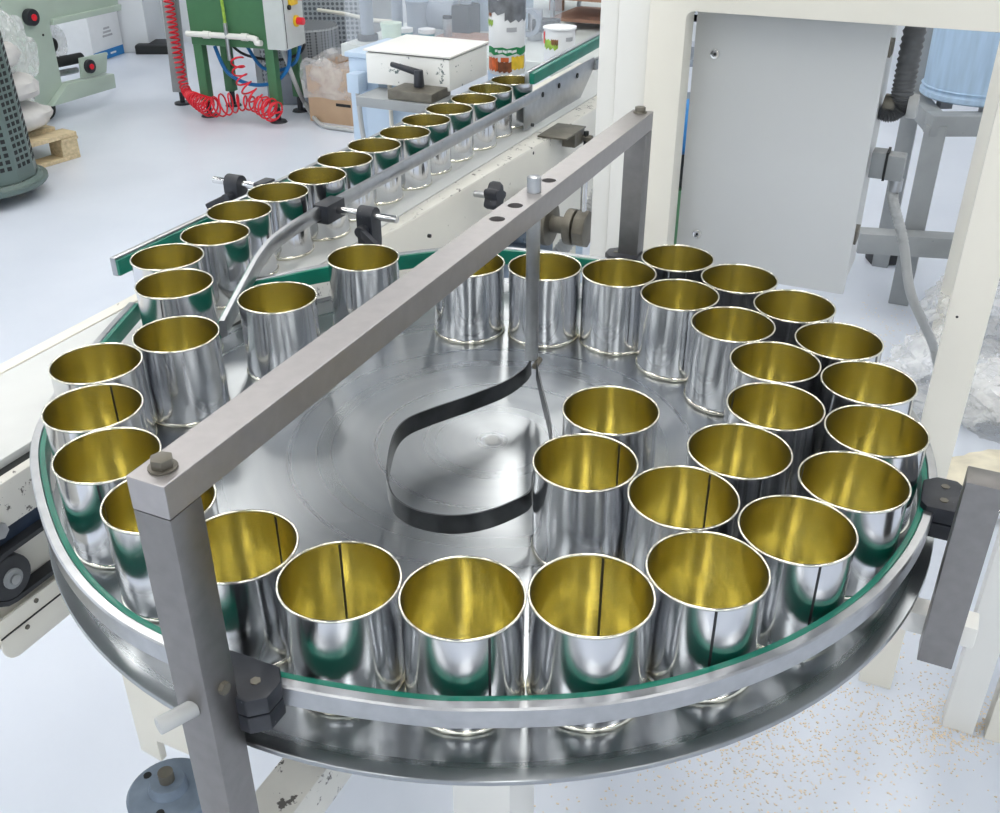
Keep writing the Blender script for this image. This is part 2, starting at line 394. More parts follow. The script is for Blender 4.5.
b = MB(); b.mbox(cs - 0.12, cs + 0.12, co - 0.12, co + 0.12, 0, 0.02); b.build('base_plate', 'white', tt, bevel=0.004)
p = at_z(283, 790, TOP - 0.22)
b = MB(); b.mbox(S_(p) - 0.25, cs - 0.045, F_(p) - 0.025, F_(p) + 0.025, TOP - 0.275, TOP - 0.22); b.build('cross_beam', 'cream_worn', tt, bevel=0.004)
b = MB(); b.mbox(cs - 0.10, cs - 0.045, F_(p) - 0.025, co + 0.03, TOP - 0.275, TOP - 0.22); b.build('cross_beam', 'cream_worn', tt, bevel=0.004)

# ------------------------------------------------------------------ rail path and can layout
RAIL = [(140, .590), (150.6, .546), (161.4, .508), (173, .488), (187, .475), (199, .4615), (215, .454), (228, .452), (240, .445), (250, .440), (262, .437), (270, .4365), (281, .439), (292, .4405),
        (304, .443), (317, .446), (331, .449), (345, .450), (360, .448), (375, .446), (390, .445), (405, .444), (420, .443), (431, .443), (449, .457), (462, .458), (481, .458), (490, .466), (497, .481)]
def rail_r(a):
    a = a % 360
    if a < 140: a += 360
    for (a0, r0), (a1, r1) in zip(RAIL, RAIL[1:]):
        if a0 <= a <= a1: return r0 + (r1 - r0) * (a - a0) / (a1 - a0)
    return 9
cans = {
 'a1': (-.2138, .6548), 'a2': (-.1237, .611), 'a3': (-.0251, .5917), 'a4': (.0752, .5952), 'a5': (.1695, .6248), 'a6': (.2496, .6754), 'a7': (.3173, .7461), 'a8': (.3634, .8312),
 'a9': (.3835, .9233), 'a10': (.3819, 1.0192), 'a11': (.3551, 1.1136), 'a12': (.3093, 1.2011), 'a13': (.241, 1.2723),
 'b1': (.0622, 1.2482), 'b2': (.1578, 1.2276), 'b3': (.2265, 1.154), 'b4': (.2752, 1.0708), 'b5': (.2978, .9721), 'b6': (.2783, .8795), 'b7': (.2239, .7979), 'b8': (.163, .7263), 'b9': (.0798, .7766), 'b10': (.1111, .8721),
 'c0': (-.297, .718), 'c1': (-.3684, .7946), 'c2': (-.4088, .8757), 'c3': (-.4416, .9769), 'c4': (-.3747, 1.0456), 'c5': (-.4216, 1.2111), 'c6': (-.4289, 1.3054), 'c7': (-.4092, 1.3895), 'c8': (-.3903, 1.4849),
 'c9': (-.3488, 1.5686), 'c10': (-.2986, 1.6544), 'd1': (-.2642, 1.7439), 'd2': (-.2244, 1.8271), 'd3': (-.1774, 1.9105), 'd4': (-.1427, 2.0024), 'd5': (-.1071, 2.0845), 'd6': (-.0647, 2.1612), 'd7': (-.0307, 2.26), 'd8': (.0122, 2.3303),
 'g1': (-.276, 1.150), 'g2': (-.185, 1.282), 'g3': (-.042, 1.262)}
P = {k: V((x, y, 0)) for k, (x, y) in cans.items()}
home = {k: p.copy() for k, p in P.items()}
keys = list(P)
for it in range(400):
    for i in range(len(keys)):
        for j in range(i + 1, len(keys)):
            a, c = P[keys[i]], P[keys[j]]; d = c - a; L = d.length
            if L < 0.0986:
                d.normalize(); e = (0.0986 - L) / 2; a -= d * e; c += d * e
    for k in keys:
        if k[0] in 'abg' or k in ('c0', 'c1', 'c2', 'c3'):
            q = P[k] - RC; rr = q.length; lim = rail_r(math.degrees(math.atan2(q.y, q.x))) - 0.0498
            if rr > lim: P[k] = RC + q * (lim / rr)
        if k in ('c8', 'c9', 'c10') or k[0] == 'd':
            f = F_(P[k]); P[k] += W * (max(-0.004, min(0.004, f)) - f)
        if k in ('c6', 'c7'):
            f = F_(P[k]); lo_, hi_ = ((0.022, 0.045), (0.004, 0.026))[k == 'c7']; P[k] += W * (max(lo_, min(hi_, f)) - f)
        P[k] += (home[k] - P[k]) * (0.06 if k in ('a1', 'a2', 'a3', 'a4', 'b9') else 0.02) if it < 250 else V((0, 0, 0))

# seam position: (pixel x of the seam at the rim, 'in' = seen inside on the far wall, 'out' = seen on the near wall)
SEAM = {'a1': (276, 'in'), 'a2': (340, 'in'), 'a3': (490, 'out'), 'a4': (603, 'in'), 'a5': (718, 'out'), 'a6': (822, 'out'), 'a7': (802, 'in'), 'b6': (732, 'in'), 'b7': (762, 'out'), 'b8': (711, 'in'),
        'b9': (621, 'in'), 'b10': (563, 'in'), 'c0': (101, 'in'), 'c1': (97, 'out'), 'c2': (111, 'in'), 'a12': (762, 'out'), 'a11': (800, 'out'), 'd5': (444, 'out'), 'b4': (694, 'in')}
def seam_angle(k):
    if k not in SEAM: return math.atan2(P[k].y, P[k].x) + math.radians(random.choice((-1, 1)) * random.uniform(84, 96))
    px, side = SEAM[k]; best = None
    for d in range(0, 360, 2):
        a = math.radians(d); q = P[k] + V((0.049 * math.cos(a), 0.049 * math.sin(a), RIM))
        tow = V((math.cos(a), math.sin(a), 0)).dot((P[k]).normalized())
        if (tow > 0) != (side == 'in'): continue
        e = abs(pix(q)[0] - px)
        if best is None or e < best[0]: best = (e, a)
    return best[1]

def make_can():
    t = thing('tin_can', 'x', 'can', (0, 0, 0)); H = 0.099; n = 56; K = 0.98
    def lathe_(prof): return MB().lathe((0, 0, 0), [(r * K, z) for r, z in prof], n)
    lathe_([(0.0470, 0.0030), (0.0484, 0.0004), (0.0494, 0.0), (0.0500, 0.0012), (0.0500, 0.0030), (0.0492, 0.0042), (0.0484, 0.0048)]).build('base_rim', 'tin_rim', t, ang=1.2)
    lathe_([(0.0484, 0.0048), (0.0482, 0.0075), (0.0486, 0.0095), (0.0486, 0.050), (0.0486, 0.0955), (0.0489, 0.0965)]).build('body', 'tin', t, ang=1.2)
    lathe_([(0.0001, 0.0056), (0.012, 0.0056), (0.013, 0.0064), (0.015, 0.0064), (0.016, 0.0056), (0.030, 0.0056), (0.031, 0.0066), (0.034, 0.0066), (0.035, 0.0056), (0.044, 0.0056), (0.0465, 0.0062), (0.0479, 0.0085), (0.0479, 0.050), (0.0479, 0.0966)]).build('lining', 'gold', t, ang=0.9)
    R = []
    for j in range(8):
        a = 2 * PI * j / 8; R.append((0.04895 + 0.00115 * math.cos(a), H - 0.0014 + 0.0014 * math.sin(a)))
    lathe_(R + [R[0]]).build('rim', 'tin_rim', t, ang=1.5)
    b = MB(); wdt = 0.0011 / 0.0486
    for r, z0, z1 in ((0.04875 * K, 0.006, 0.0962), (0.04775 * K, 0.009, 0.0962)):
        vs = [(r * math.cos(a), r * math.sin(a), z) for z in (z0, z1) for a in (-wdt, 0, wdt)]
        b.add(vs, [(0, 1, 4, 3), (1, 2, 5, 4)])
    b.build('seam', 'seam', t, recalc=False)
    return t
def ordn(i): return ('first second third fourth fifth sixth seventh eighth ninth tenth eleventh twelfth thirteenth fourteenth fifteenth sixteenth seventeenth'.split())[i]
can_label = {}
for i, k in enumerate(['a%d' % j for j in range(1, 14)]):
    can_label[k] = 'gold-lined tin can, %s along the green rail from the tall gantry post' % ordn(i)
for i, k in enumerate(['b1', 'b2', 'b3', 'b4', 'b5', 'b6', 'b7', 'b8']):
    can_label[k] = 'gold-lined tin can, %s of the inner row starting beside the hanging rod' % ordn(i)
can_label['b9'] = 'gold-lined tin can touching the end of the dark spring band'
can_label['b10'] = 'gold-lined tin can standing nearest the middle of the steel disc, inside the row'
for i, k in enumerate(['c0', 'c1', 'c2', 'c3']):
    can_label[k] = 'gold-lined tin can, %s along the rail from the gantry post toward the conveyor' % ordn(i)
can_label['c4'] = 'gold-lined tin can just off the belt at the end of the bent guide bar'
for i, k in enumerate(['c5', 'c6', 'c7', 'c8', 'c9', 'c10', 'd1', 'd2', 'd3', 'd4', 'd5', 'd6', 'd7', 'd8']):
    can_label[k] = 'gold-lined tin can on the belt, %s in the queue from the turntable' % ordn(i)
can_label['g1'] = 'gold-lined tin can on the disc right behind the long steel beam, near the belt'
can_label['g2'] = 'gold-lined tin can on the disc by the rear green rail, left of the beam'
can_label['g3'] = 'gold-lined tin can beside the hanging rod, partly behind the steel beam'
proto = make_can()
for i, k in enumerate(keys):
    o = proto if i == 0 else copy_thing(proto)
    o.location = V((P[k].x, P[k].y, TOP + 0.0004)); o.rotation_euler = (0, 0, seam_angle(k))
    tag(o, can_label[k], 'can', 'open tin cans on the belt and turntable')

# ------------------------------------------------------------------ guide rail around the disc
def polar(a, r, z=0): return V((RC.x + r * math.cos(math.radians(a)), RC.y + r * math.sin(math.radians(a)), z))
ctrl = [polar(a, r, RIM - 0.05) for a, r in RAIL if a >= 150]
path = smooth_path(ctrl, 8)
gr = thing('guide_rail', 'curved aluminium guide rail with green liner ringing the turntable', 'guide rail', (CT.x, CT.y, TOP))
MB().sweep(path, [(0.0006, 0.0), (0.0062, 0.0), (0.0062, -0.022), (0.0006, -0.022)]).build('liner', 'green', gr, bevel=0.0008, ang=0.7)
MB().sweep(path, [(0.0064, 0.0), (0.0072, 0.001), (0.0140, 0.001), (0.0155, -0.0005), (0.0155, -0.018), (0.0140, -0.0195), (0.0064, -0.0195)]).build('channel', 'alu', gr, ang=0.7)
def clamp_block(a, r0, w_, tw):
    c = polar(a, r0, RIM - 0.060); rd = V((math.cos(math.radians(a)), math.sin(math.radians(a)), 0)); tg = V((-rd.y, rd.x, 0))
    if tw: R = Matrix.Rotation(math.radians(tw), 3, 'Z'); rd = R @ rd; tg = R @ tg
    def shape(k): return [c + tg * (x * k) + rd * (y * k) for x, y in ((-w_, -0.014), (-w_ + 0.008, -0.020), (w_ - 0.006, -0.020), (w_ + 0.004, -0.008), (w_ + 0.004, 0.010), (w_ - 0.008, 0.020), (-w_ + 0.004, 0.020), (-w_, 0.014))]
    o = MB().prism([p + ZZ * 0.0005 for p in shape(1.0)], ZZ * 0.0165).build('clamp_block', 'black', gr, bevel=0.002)
    MB().prism([p - ZZ * 0.0170 for p in shape(1.0)], ZZ * 0.0165).build('lower_jaw', 'black', o, bevel=0.002)
    for x in (-0.4, 0.55):
        q = c + tg * (w_ * x) + ZZ * 0.0165
        MB().cyl(q, q + ZZ * 0.0012, 0.0042, n=6).build('screw', 'oldsteel', o)
pc = at_z(247, 672, RIM - 0.05); q = pc - RC; clamp_block(math.degrees(math.atan2(q.y, q.x)), 0.4625, 0.030, 0)
pc = at_z(940, 500, RIM - 0.05); q = pc - RC; clamp_block(math.degrees(math.atan2(q.y, q.x)), 0.471, 0.026, 0)
pc = at_z(625, 254, RIM - 0.045); q = pc - RC; clamp_block(math.degrees(math.atan2(q.y, q.x)), 0.470, 0.024, 0)

# ------------------------------------------------------------------ gantry over the disc
BZ = RIM + 0.160; S0, S1 = -1.159, -0.153; BH = 0.025
def MG(s_, d_, z): return M(s_, 0.563 - 0.0075 * (s_ - S0) / (S1 - S0) + d_, z)
def gbox(s0, s1, z0, z1, h=0.015): return MB().hexa([MG(s0, -h, z0), MG(s0, h, z0), MG(s1, h, z0), MG(s1, -h, z0), MG(s0, -h, z1), MG(s0, h, z1), MG(s1, h, z1), MG(s1, -h, z1)])
ga = thing('gantry', 'square steel gantry frame spanning above the turntable on two posts', 'gantry', MG(S0 + 0.015, 0, 0))
hs = []
for px, py in ((491, 218), (511.7, 205), (530.5, 191), (546, 180)): hs.append(S_(at_z(px, py, BZ)))
beam = gbox(S0, S1, BZ - BH, BZ).build('beam', 'beam', ga, bevel=0.0008)
cut = MB()
for s in hs: cut.cyl(MG(s, 0, BZ - 0.0249 - 0.02), MG(s, 0, BZ + 0.01), 0.0082, n=24)
co_ = cut.build('cutter', 'beam', ga)
md = beam.modifiers.new('holes', 'BOOLEAN'); md.object = co_; md.operation = 'DIFFERENCE'; md.solver = 'EXACT'
dg = bpy.context.evaluated_depsgraph_get(); nm = bpy.data.meshes.new_from_object(beam.evaluated_get(dg))
beam.modifiers.clear(); beam.data = nm; bpy.data.objects.remove(co_)
for p_ in nm.polygons: p_.use_smooth = False
gbox(S0, S0 + 0.030, 0.01, BZ - BH - 0.0006).build('post', 'steel', ga, bevel=0.0012)
gbox(S1 - 0.030, S1, 0.01, BZ - BH - 0.0006).build('post', 'steel', ga, bevel=0.0012)
gbox(S0 - 0.03, S0 + 0.06, 0, 0.01, 0.045).build('foot_plate', 'steel', ga)
gbox(S1 - 0.06, S1 + 0.03, 0, 0.01, 0.045).build('foot_plate', 'steel', ga)
for s in (S0 + 0.017, S1 - 0.014):
    q = MG(s, 0, BZ); b = MB(); b.cyl(q, q + ZZ * 0.0015, 0.0095, n=20); b.cyl(q + ZZ * 0.0015, q + ZZ * 0.008, 0.0075, n=6); b.build('bolt', 'oldsteel', ga, bevel=0.0006)
pz = zsolve(*MG(S0, 0, 0).xy, 708)
q = MG(S0, 0.001, pz); MB().cyl(q + U * 0.002, q - U * 0.024 - W * 0.012, 0.0065, n=20).build('stub_pin', 'conduit', ga, bevel=0.0012)
q = MG(S0 + 0.016, 0.015, pz + 0.012); MB().cyl(q - W * 0.002, q + W * 0.004, 0.005, n=6).build('set_screw', 'oldsteel', ga)

# right-hand support post with its clamp
lp = V((0.402, 0.690, 0)); ls, lo = S_(lp), F_(lp)
lt, lb = zsolve(lp.x, lp.y, 478), zsolve(lp.x, lp.y, 655)
sp = thing('support_post', 'short dark steel post holding the rail clamp beside white legs', 'post', (lp.x, lp.y, lb))
MB().mbox(ls - 0.014, ls + 0.014, lo - 0.015, lo + 0.015, lb, lt).build('post', 'steel', sp, bevel=0.001)
q = V((lp.x, lp.y, lt - 0.03)); MB().cyl(q + W * 0.016, q + W * 0.05, 0.006, n=16).build('pin', 'bright', sp)
zb_ = lb + 0.02
MB().mbox(ls + 0.0145, ls + 0.040, lo - 0.075, lo + 0.03, lb + 0.006, lb + 0.030).build('bracket_arm', 'white', sp, bevel=0.002)

# hanging rod with the spring band
rs = hs[2]; rp = MG(rs, 0, 0); rb = zsolve(rp.x, rp.y, 358); rtop = zsolve(rp.x, rp.y, 176.5)
df = thing('deflector', 'steel rod hanging from the beam with a looped dark spring band', 'deflector', (rp.x, rp.y, rb))
MB().cyl((rp.x, rp.y, rb), (rp.x, rp.y, rtop), 0.0078, n=28).build('rod', 'alu', df, bevel=0.001)
zt = rb - 0.001
lp_px = [(531, 359), (524, 368), (505, 381), (470, 395), (432, 408), (408, 418), (396, 430), (390, 447), (387, 468), (388, 482), (395, 497), (412, 508), (436, 514), (460, 515), (485, 511), (510, 502), (530, 490)]
pts = [at_z(x, y, zt) for x, y in lp_px]
e = pts[-1]
pth = [p.copy() for p in pts] + [V((0.0335, 0.830, zt)), V((0.050, 0.868, zt)), V((0.054, 0.92, zt)), V((0.048, 1.00, zt)), V((rp.x + 0.006, rp.y - 0.010, zt))]
band = smooth_path(pth, 7)
BHt = 0.021
MB().sweep(band, [(-0.0008, 0), (0.0008, 0), (0.0008, -BHt), (-0.0008, -BHt)]).build('band', 'band', df, ang=0.9)
MB().cyl(V((rp.x, rp.y, rb - 0.005)) + V((0.004, -0.012, 0)), V((rp.x, rp.y, rb - 0.005)) + V((0.010, 0.006, 0)), 0.004, n=8).build('screw', 'oldsteel', df)

# ------------------------------------------------------------------ conveyor
CS0, CS1 = -1.30, 1.32
cv = thing('conveyor', 'long cream painted belt conveyor feeding cans to the turntable', 'conveyor', M(0, 0, 0))
MB().mbox(CS0, CS1, -0.079, 0.083, TOP - 0.012, TOP).build('belt', 'belt', cv, bevel=0.002)
MB().mbox(CS0, CS1, -0.102, -0.0805, TOP - 0.10, TOP + 0.001).build('side_frame', 'cream', cv, bevel=0.003)
MB().mbox(CS0, -0.31, 0.0832, 0.0975, TOP - 0.060, TOP - 0.010).build('gap_strip', 'dark', cv)
MB().mbox(CS0 , -0.31, 0.0978, 0.112, TOP - 0.060, TOP - 0.0065).build('side_frame', 'cream_worn', cv, bevel=0.003)
# side panel: low plate that deepens towards the far end
pz1 = TOP - 0.16
b = MB(); b.prism([M(-0.30, 0.105, TOP - 0.002), M(0.55, 0.132, TOP - 0.002), M(0.93, 0.132, TOP - 0.002), M(0.93, 0.132, TOP - 0.23), M(0.55, 0.132, TOP - 0.23), M(-0.30, 0.105, TOP - 0.23)], -W * 0.004)
b.build('side_panel', 'cream', cv, bevel=0.001)
b = MB(); b.prism([M(-0.30, 0.086, TOP - 0.004), M(0.93, 0.086, TOP - 0.004), M(0.93, 0.131, TOP - 0.004), M(0.55, 0.131, TOP - 0.004), M(-0.30, 0.104, TOP - 0.004)], ZZ * 0.004)
b.build('top_ledge', 'cream_worn', cv, bevel=0.0012)
MB().mbox(0.93, CS1, 0.086, 0.125, TOP - 0.10, TOP).build('side_frame', 'cream', cv, bevel=0.002)
# front section seen under the disc: recess, return belt, roller and lower plate
o_ = 0.108
MB().mbox(CS0, -0.50, 0.070, 0.090, TOP - 0.215, TOP - 0.060).build('inner_plate', 'cream', cv)
MB().mbox(CS0, -0.50, 0.090, 0.098, TOP - 0.086, TOP - 0.062).build('recess_strip', 'navy', cv)
rc = at_off(12, 578, 0.112); rz = rc.z; rs_ = S_(rc)
b = MB(); b.cyl(M(rs_, 0.092, rz), M(rs_, 0.112, rz), 0.027, n=32); ro = b.build('roller', 'rubber', cv, bevel=0.003)
MB().cyl(M(rs_, 0.112, rz), M(rs_, 0.116, rz), 0.012, n=20).build('hub', 'grey', ro, bevel=0.001)
MB().cyl(M(rs_, 0.116, rz), M(rs_, 0.119, rz), 0.006, n=16).build('axle', 'alu', ro, bevel=0.0006)
loop = [(rs_ + 0.5, rz + 0.034)] + [(rs_ + 0.0 + 0.031 * math.cos(t), rz + 0.031 * math.sin(t)) for t in [PI * (0.5 + k / 8) for k in range(9)]] + [(rs_ + 0.5, rz - 0.031)]
pth2 = [M(s, 0.102, z) for s, z in loop]
R = []
for i, p in enumerate(pth2):
    d = pth2[min(i + 1, len(pth2) - 1)] - pth2[max(i - 1, 0)]; d.normalize(); nn = d.cross(W)
    R.append([p - W * 0.009 - nn * 0.003, p + W * 0.009 - nn * 0.003, p + W * 0.009 + nn * 0.003, p - W * 0.009 + nn * 0.003])
MB().rings(R).build('return_belt', 'rubber', cv)
pc1 = at_off(10, 665, 0.11); pz_b = pc1.z; ps = S_(pc1)
pts = []
for k in range(7):
    t = PI * (1.0 + 0.5 * k / 6); pts.append((ps + 0.018 + 0.018 * math.cos(t), pz_b + 0.018 + 0.018 * math.sin(t)))
pts += [(ps + 0.6, pz_b), (ps + 0.6, rz - 0.045), (ps, rz - 0.045)]
MB().prism([M(s, 0.108, z) for s, z in pts], -W * 0.004).build('lower_plate', 'cream', cv, bevel=0.0008)
MB().mbox(ps, ps + 0.6, 0.1081, 0.1095, pz_b + 0.036, pz_b + 0.0375).build('plate_seam', 'dark', cv)
for s, z in ((ps + 0.035, pz_b + 0.028), (ps + 0.055, pz_b + 0.052)): MB().cyl(M(s, 0.108, z), M(s, 0.1095, z), 0.003, n=10).build('rivet', 'oldsteel', cv)
q = at_off(2, 532, 0.118); b = MB(); b.cyl(q - W * 0.03, q, 0.010, n=6); b.build('bolt', 'alu', cv, bevel=0.001)
for s in (-1.15, -0.35, 0.75, 1.25):
    for o2 in (-0.09, 0.07): MB().mbox(s - 0.025, s + 0.025, o2 - 0.02, o2 + 0.02, 0, TOP - 0.1).build('leg', 'cream', cv, bevel=0.002)
for px, py in ((420, 248.5), (490, 137), (533, 150)):
    pass
for px, py in ((430, 236), (533, 153), (533, 125), (552, 152)):
    q = at_off(px, py, 0.128); MB().cyl(q - W * 0.004, q + W * 0.0015, 0.0035, n=12).build('panel_hole', 'dark', cv)

# hand knob, bracket and drive parts on the panel
q = at_off(497, 197, 0.178); q = q - W * 0.048; kz = thing('hand_knob', 'black star grip hand knob screwed into the cream conveyor panel', 'knob', q)
MB().cyl(q, q + W * 0.030, 0.006, n=14).build('stem', 'alu', kz)
b = MB(); R = []
for h_, sc_ in ((0.030, 0.9), (0.036, 1.0), (0.050, 1.0), (0.056, 0.85)):
    R.append([q + W * h_ + U * ((0.024 + 0.005 * math.cos(5 * 2 * PI * k / 40)) * sc_ * math.cos(2 * PI * k / 40)) + ZZ * ((0.024 + 0.005 * math.cos(5 * 2 * PI * k / 40)) * sc_ * math.sin(2 * PI * k / 40)) for k in range(40)])
b.rings(R); b.build('grip', 'black', kz, ang=0.8)
q = at_off(565, 128, 0.135); br = thing('panel_bracket', 'grey steel angle bracket bolted on the conveyor panel edge', 'bracket', q)
s_, z_ = S_(q), TOP
MB().mbox(s_ - 0.09, s_ + 0.03, 0.105, 0.175, z_ + 0.0005, z_ + 0.0045).build('plate', 'oldsteel', br, bevel=0.001)
MB().mbox(s_ - 0.03, s_ + 0.03, 0.140, 0.172, z_ - 0.032, z_).build('block', 'oldsteel', br, bevel=0.002)
MB().cyl(M(s_ + 0.02, 0.180, z_ - 0.13), M(s_ + 0.02, 0.180, z_ - 0.005), 0.006, n=10).build('link_rod', 'dark', br)
MB().cyl(M(s_ + 0.02, 0.17, z_ - 0.02), M(s_ + 0.02, 0.195, z_ - 0.02), 0.008, n=6).build('nut', 'oldsteel', br)
q = at_off(553, 222, 0.19); dr = thing('drive_unit', 'oily chain drive with sprocket and coupling below the conveyor panel', 'drive', (q.x, q.y, q.z - 0.06))
a1 = at_off(541, 222, 0.19); zc, sc0 = a1.z, S_(a1)
b = MB(); R = []
for h_ in (0.17, 0.20):
    R.append([M(sc0, h_, zc) + U * ((0.052 + (0.004 if k % 2 else -0.004)) * math.cos(2 * PI * k / 48)) + ZZ * ((0.052 + (0.004 if k % 2 else -0.004)) * math.sin(2 * PI * k / 48)) for k in range(48)])
b.rings(R); b.build('sprocket', 'motor', dr)
MB().cyl(M(sc0, 0.135, zc), M(sc0, 0.17, zc), 0.055, n=32).build('gear_motor', 'motor', dr, bevel=0.004)
MB().cyl(M(sc0, 0.20, zc), M(sc0, 0.215, zc), 0.047, n=32).build('flange', 'oldsteel', dr, bevel=0.003)
MB().cyl(M(sc0, 0.215, zc), M(sc0, 0.25, zc), 0.018, n=20).build('shaft', 'oldsteel', dr)
MB().cyl(M(sc0, 0.250, zc), M(sc0, 0.268, zc), 0.038, n=28).build('coupling', 'oldsteel', dr, bevel=0.003)
MB().cyl(M(sc0, 0.272, zc), M(sc0, 0.298, zc), 0.040, n=8).build('crank_arm', 'oldsteel', dr, bevel=0.004)
MB().cyl(M(sc0, 0.285, zc + 0.035), M(sc0 - 0.005, 0.285, zc + 0.13), 0.007, n=12).build('crank_rod', 'bright', dr)
MB().mbox(sc0 - 0.07, sc0 + 0.05, 0.12, 0.20, zc - 0.14, zc - 0.045).build('gearbox', 'motor', dr, bevel=0.006)
q0 = M(sc0 + 0.08, 0.20, zc - 0.10); q1 = M(sc0 + 0.10, 0.27, zc + 0.02); q2 = M(sc0 + 0.12, 0.30, zc + 0.14)
pa = smooth_path([q0, q1, q2], 40)
tag(MB().tube(pa, lambda t: 0.016 + 0.0022 * math.sin(t * 190), 12).build('flexible_conduit', 'conduit', ang=1.6), 'ribbed pale conduit rising behind the chain drive and steel beam', 'conduit')

# ------------------------------------------------------------------ guide bars along the belt
zR = RIM - 0.030
pts = [(0.640, 0.0535), (0.30, 0.0535), (-0.05, 0.0535), (-0.22, 0.0545), (-0.30, 0.0565), (-0.39, 0.068), (-0.46, 0.092), (-0.53, 0.124), (-0.585, 0.150), (-0.625, 0.169), (-0.662, 0.187)]
bar = smooth_path([M(s, o, zR) for s, o in pts], 8)[::-1]
gb = thing('guide_bar', 'bent steel guide bar with green liner along the belt, swept toward the disc', 'guide rail', M(0, 0.056, TOP))
MB().sweep(bar, [(0.0028, 0.008), (0.0045, 0.011), (0.0105, 0.011), (0.0125, 0.008), (0.0125, -0.008), (0.0105, -0.011), (0.0045, -0.011), (0.0028, -0.008)]).build('bar', 'alu', gb, ang=0.8)
MB().sweep(bar, [(0.0002, 0.006), (0.0026, 0.006), (0.0026, -0.014), (0.0002, -0.014)]).build('liner', 'green', gb)
q = at_z(335, 203, RIM - 0.02); sk = S_(q)
MB().mbox(sk - 0.030, sk + 0.022, 0.050 + 0.003, 0.080, RIM - 0.047, RIM - 0.0165).build('joint_block', 'black', gb, bevel=0.002)
# clamp stand on the near side
er = at_z(427, 218, RIM - 0.03)
cl = thing('rail_clamp', 'black cross clamp with lever on a steel rod, near side of belt', 'clamp', M(sk, 0.11, TOP))
zr = RIM - 0.031
MB().cyl(M(sk, 0.080, zr), M(sk, 0.190, zr), 0.006, n=20).build('rod', 'bright', cl, bevel=0.0008)
def clamp(cl, sk, oc, zr, side):
    b = MB(); R = []
    for h_ in (-0.014, 0.014):
        ring = []
        for k in range(13):
            t = PI * k / 12; ring.append(M(sk + 0.0145 * math.cos(t), oc + h_, zr + 0.0145 * math.sin(t)))
        ring += [M(sk - 0.0145, oc + h_, zr - 0.045), M(sk + 0.0145, oc + h_, zr - 0.045)]
        R.append(ring)
    b.rings(R); b.build('clamp_body', 'black', cl, bevel=0.0012)
    q = M(sk - 0.0145, oc, zr - 0.020)
    lv = MB().cyl(q + U * 0.002, q - U * 0.016, 0.009, n=16).build('lever_hub', 'black', cl, bevel=0.001)
    a = q - U * 0.010; e = a + (W * 0.036 * side - ZZ * 0.016 - U * 0.012)
    d = (e - a).normalized(); up_ = ZZ - d * ZZ.dot(d); up_.normalize(); sd = d.cross(up_)
    c2 = []
    for p, h_, w2 in ((a, 0.0075, 0.005), (e, 0.0055, 0.004)):
        c2.append([p + up_ * h_ + sd * w2, p + up_ * h_ - sd * w2, p - up_ * h_ - sd * w2, p - up_ * h_ + sd * w2])
    MB().rings(c2).build('lever', 'black', cl, bevel=0.0015)
oc1 = F_(at_z(389, 208, zr))
clamp(cl, sk, 0.137, zr, 1)
MB().prism([M(sk - 0.016, 0.122, zr - 0.045), M(sk + 0.016, 0.122, zr - 0.045), M(sk + 0.022, 0.118, TOP - 0.03), M(sk - 0.022, 0.118, TOP - 0.03)], W * 0.028).build('stand', 'black', cl, bevel=0.002)
# far side bar and its clamp
zl = RIM - 0.026
gl = thing('guide_bar', 'straight green-lined guide bar on the far side of the belt', 'guide rail', M(0, -0.06, TOP))
s0 = S_(at_z(110, 266, zl))
MB().sweep([M(s0, -0.0555, zl), M(0.0, -0.0535, zl), M(0.66, -0.0535, zl)][::-1], [(0.0002, 0.010), (0.0045, 0.010), (0.0045, -0.012), (0.0002, -0.012)]).build('liner', 'green', gl)
MB().sweep([M(s0, -0.0555, zl), M(0.0, -0.0535, zl), M(0.66, -0.0535, zl)][::-1], [(0.0048, 0.013), (0.0150, 0.013), (0.0150, -0.014), (0.0048, -0.014)]).build('bar', 'alu', gl, bevel=0.0015)
qk = at_z(265, 190, zl); sL = S_(qk)
c2 = thing('rail_clamp', 'black cross clamp with lever on a steel rod, far side of belt', 'clamp', M(sL, -0.12, TOP))
MB().cyl(M(sL, -0.068, zl + 0.004), M(sL, -0.185, zl + 0.004), 0.006, n=20).build('rod', 'bright', c2, bevel=0.0008)
MB().mbox(sL - 0.018, sL + 0.018, -0.088, -0.0685, zl - 0.014, zl + 0.016).build('joint_block', 'black', c2, bevel=0.002)
clamp(c2, sL, -0.140, zl + 0.004, -1)
MB().prism([M(sL - 0.014, -0.154, zl - 0.041), M(sL + 0.014, -0.154, zl - 0.041), M(sL + 0.018, -0.120, TOP - 0.02), M(sL - 0.018, -0.120, TOP - 0.02)], W * 0.026).build('stand', 'black', c2, bevel=0.002)
# far end plates
q0 = at_off(526, 97, 0.058); sE = S_(q0)
fp = thing('end_plate', 'grey steel side plate with bolts at the far end of the guide bar', 'plate', M(sE, 0.06, TOP))
MB().prism([M(sE - 0.02, 0.0605, TOP + 0.004), M(sE + 0.33, 0.0605, TOP + 0.004), M(sE + 0.42, 0.0605, TOP + 0.06), M(sE + 0.42, 0.0605, RIM - 0.012), M(sE - 0.02, 0.0605, RIM - 0.018)], W * 0.004).build('plate', 'alu', fp, bevel=0.0008)
for ds, dz in ((0.08, -0.035), (0.18, -0.035), (0.30, -0.035)): MB().cyl(M(sE + ds, 0.0645, RIM + dz), M(sE + ds, 0.0665, RIM + dz), 0.006, n=12).build('bolt', 'dark', fp)
MB().mbox(sE + 0.42, sE + 0.72, 0.056, 0.070, RIM - 0.045, RIM - 0.020).build('extension_bar', 'alu', fp, bevel=0.002)
q = at_off(536, 74, -0.075)
fg = thing('far_rail', 'green glass-like plastic rail at the far end of the conveyor', 'guide rail', M(sE, -0.07, TOP))
za = RIM + 0.02
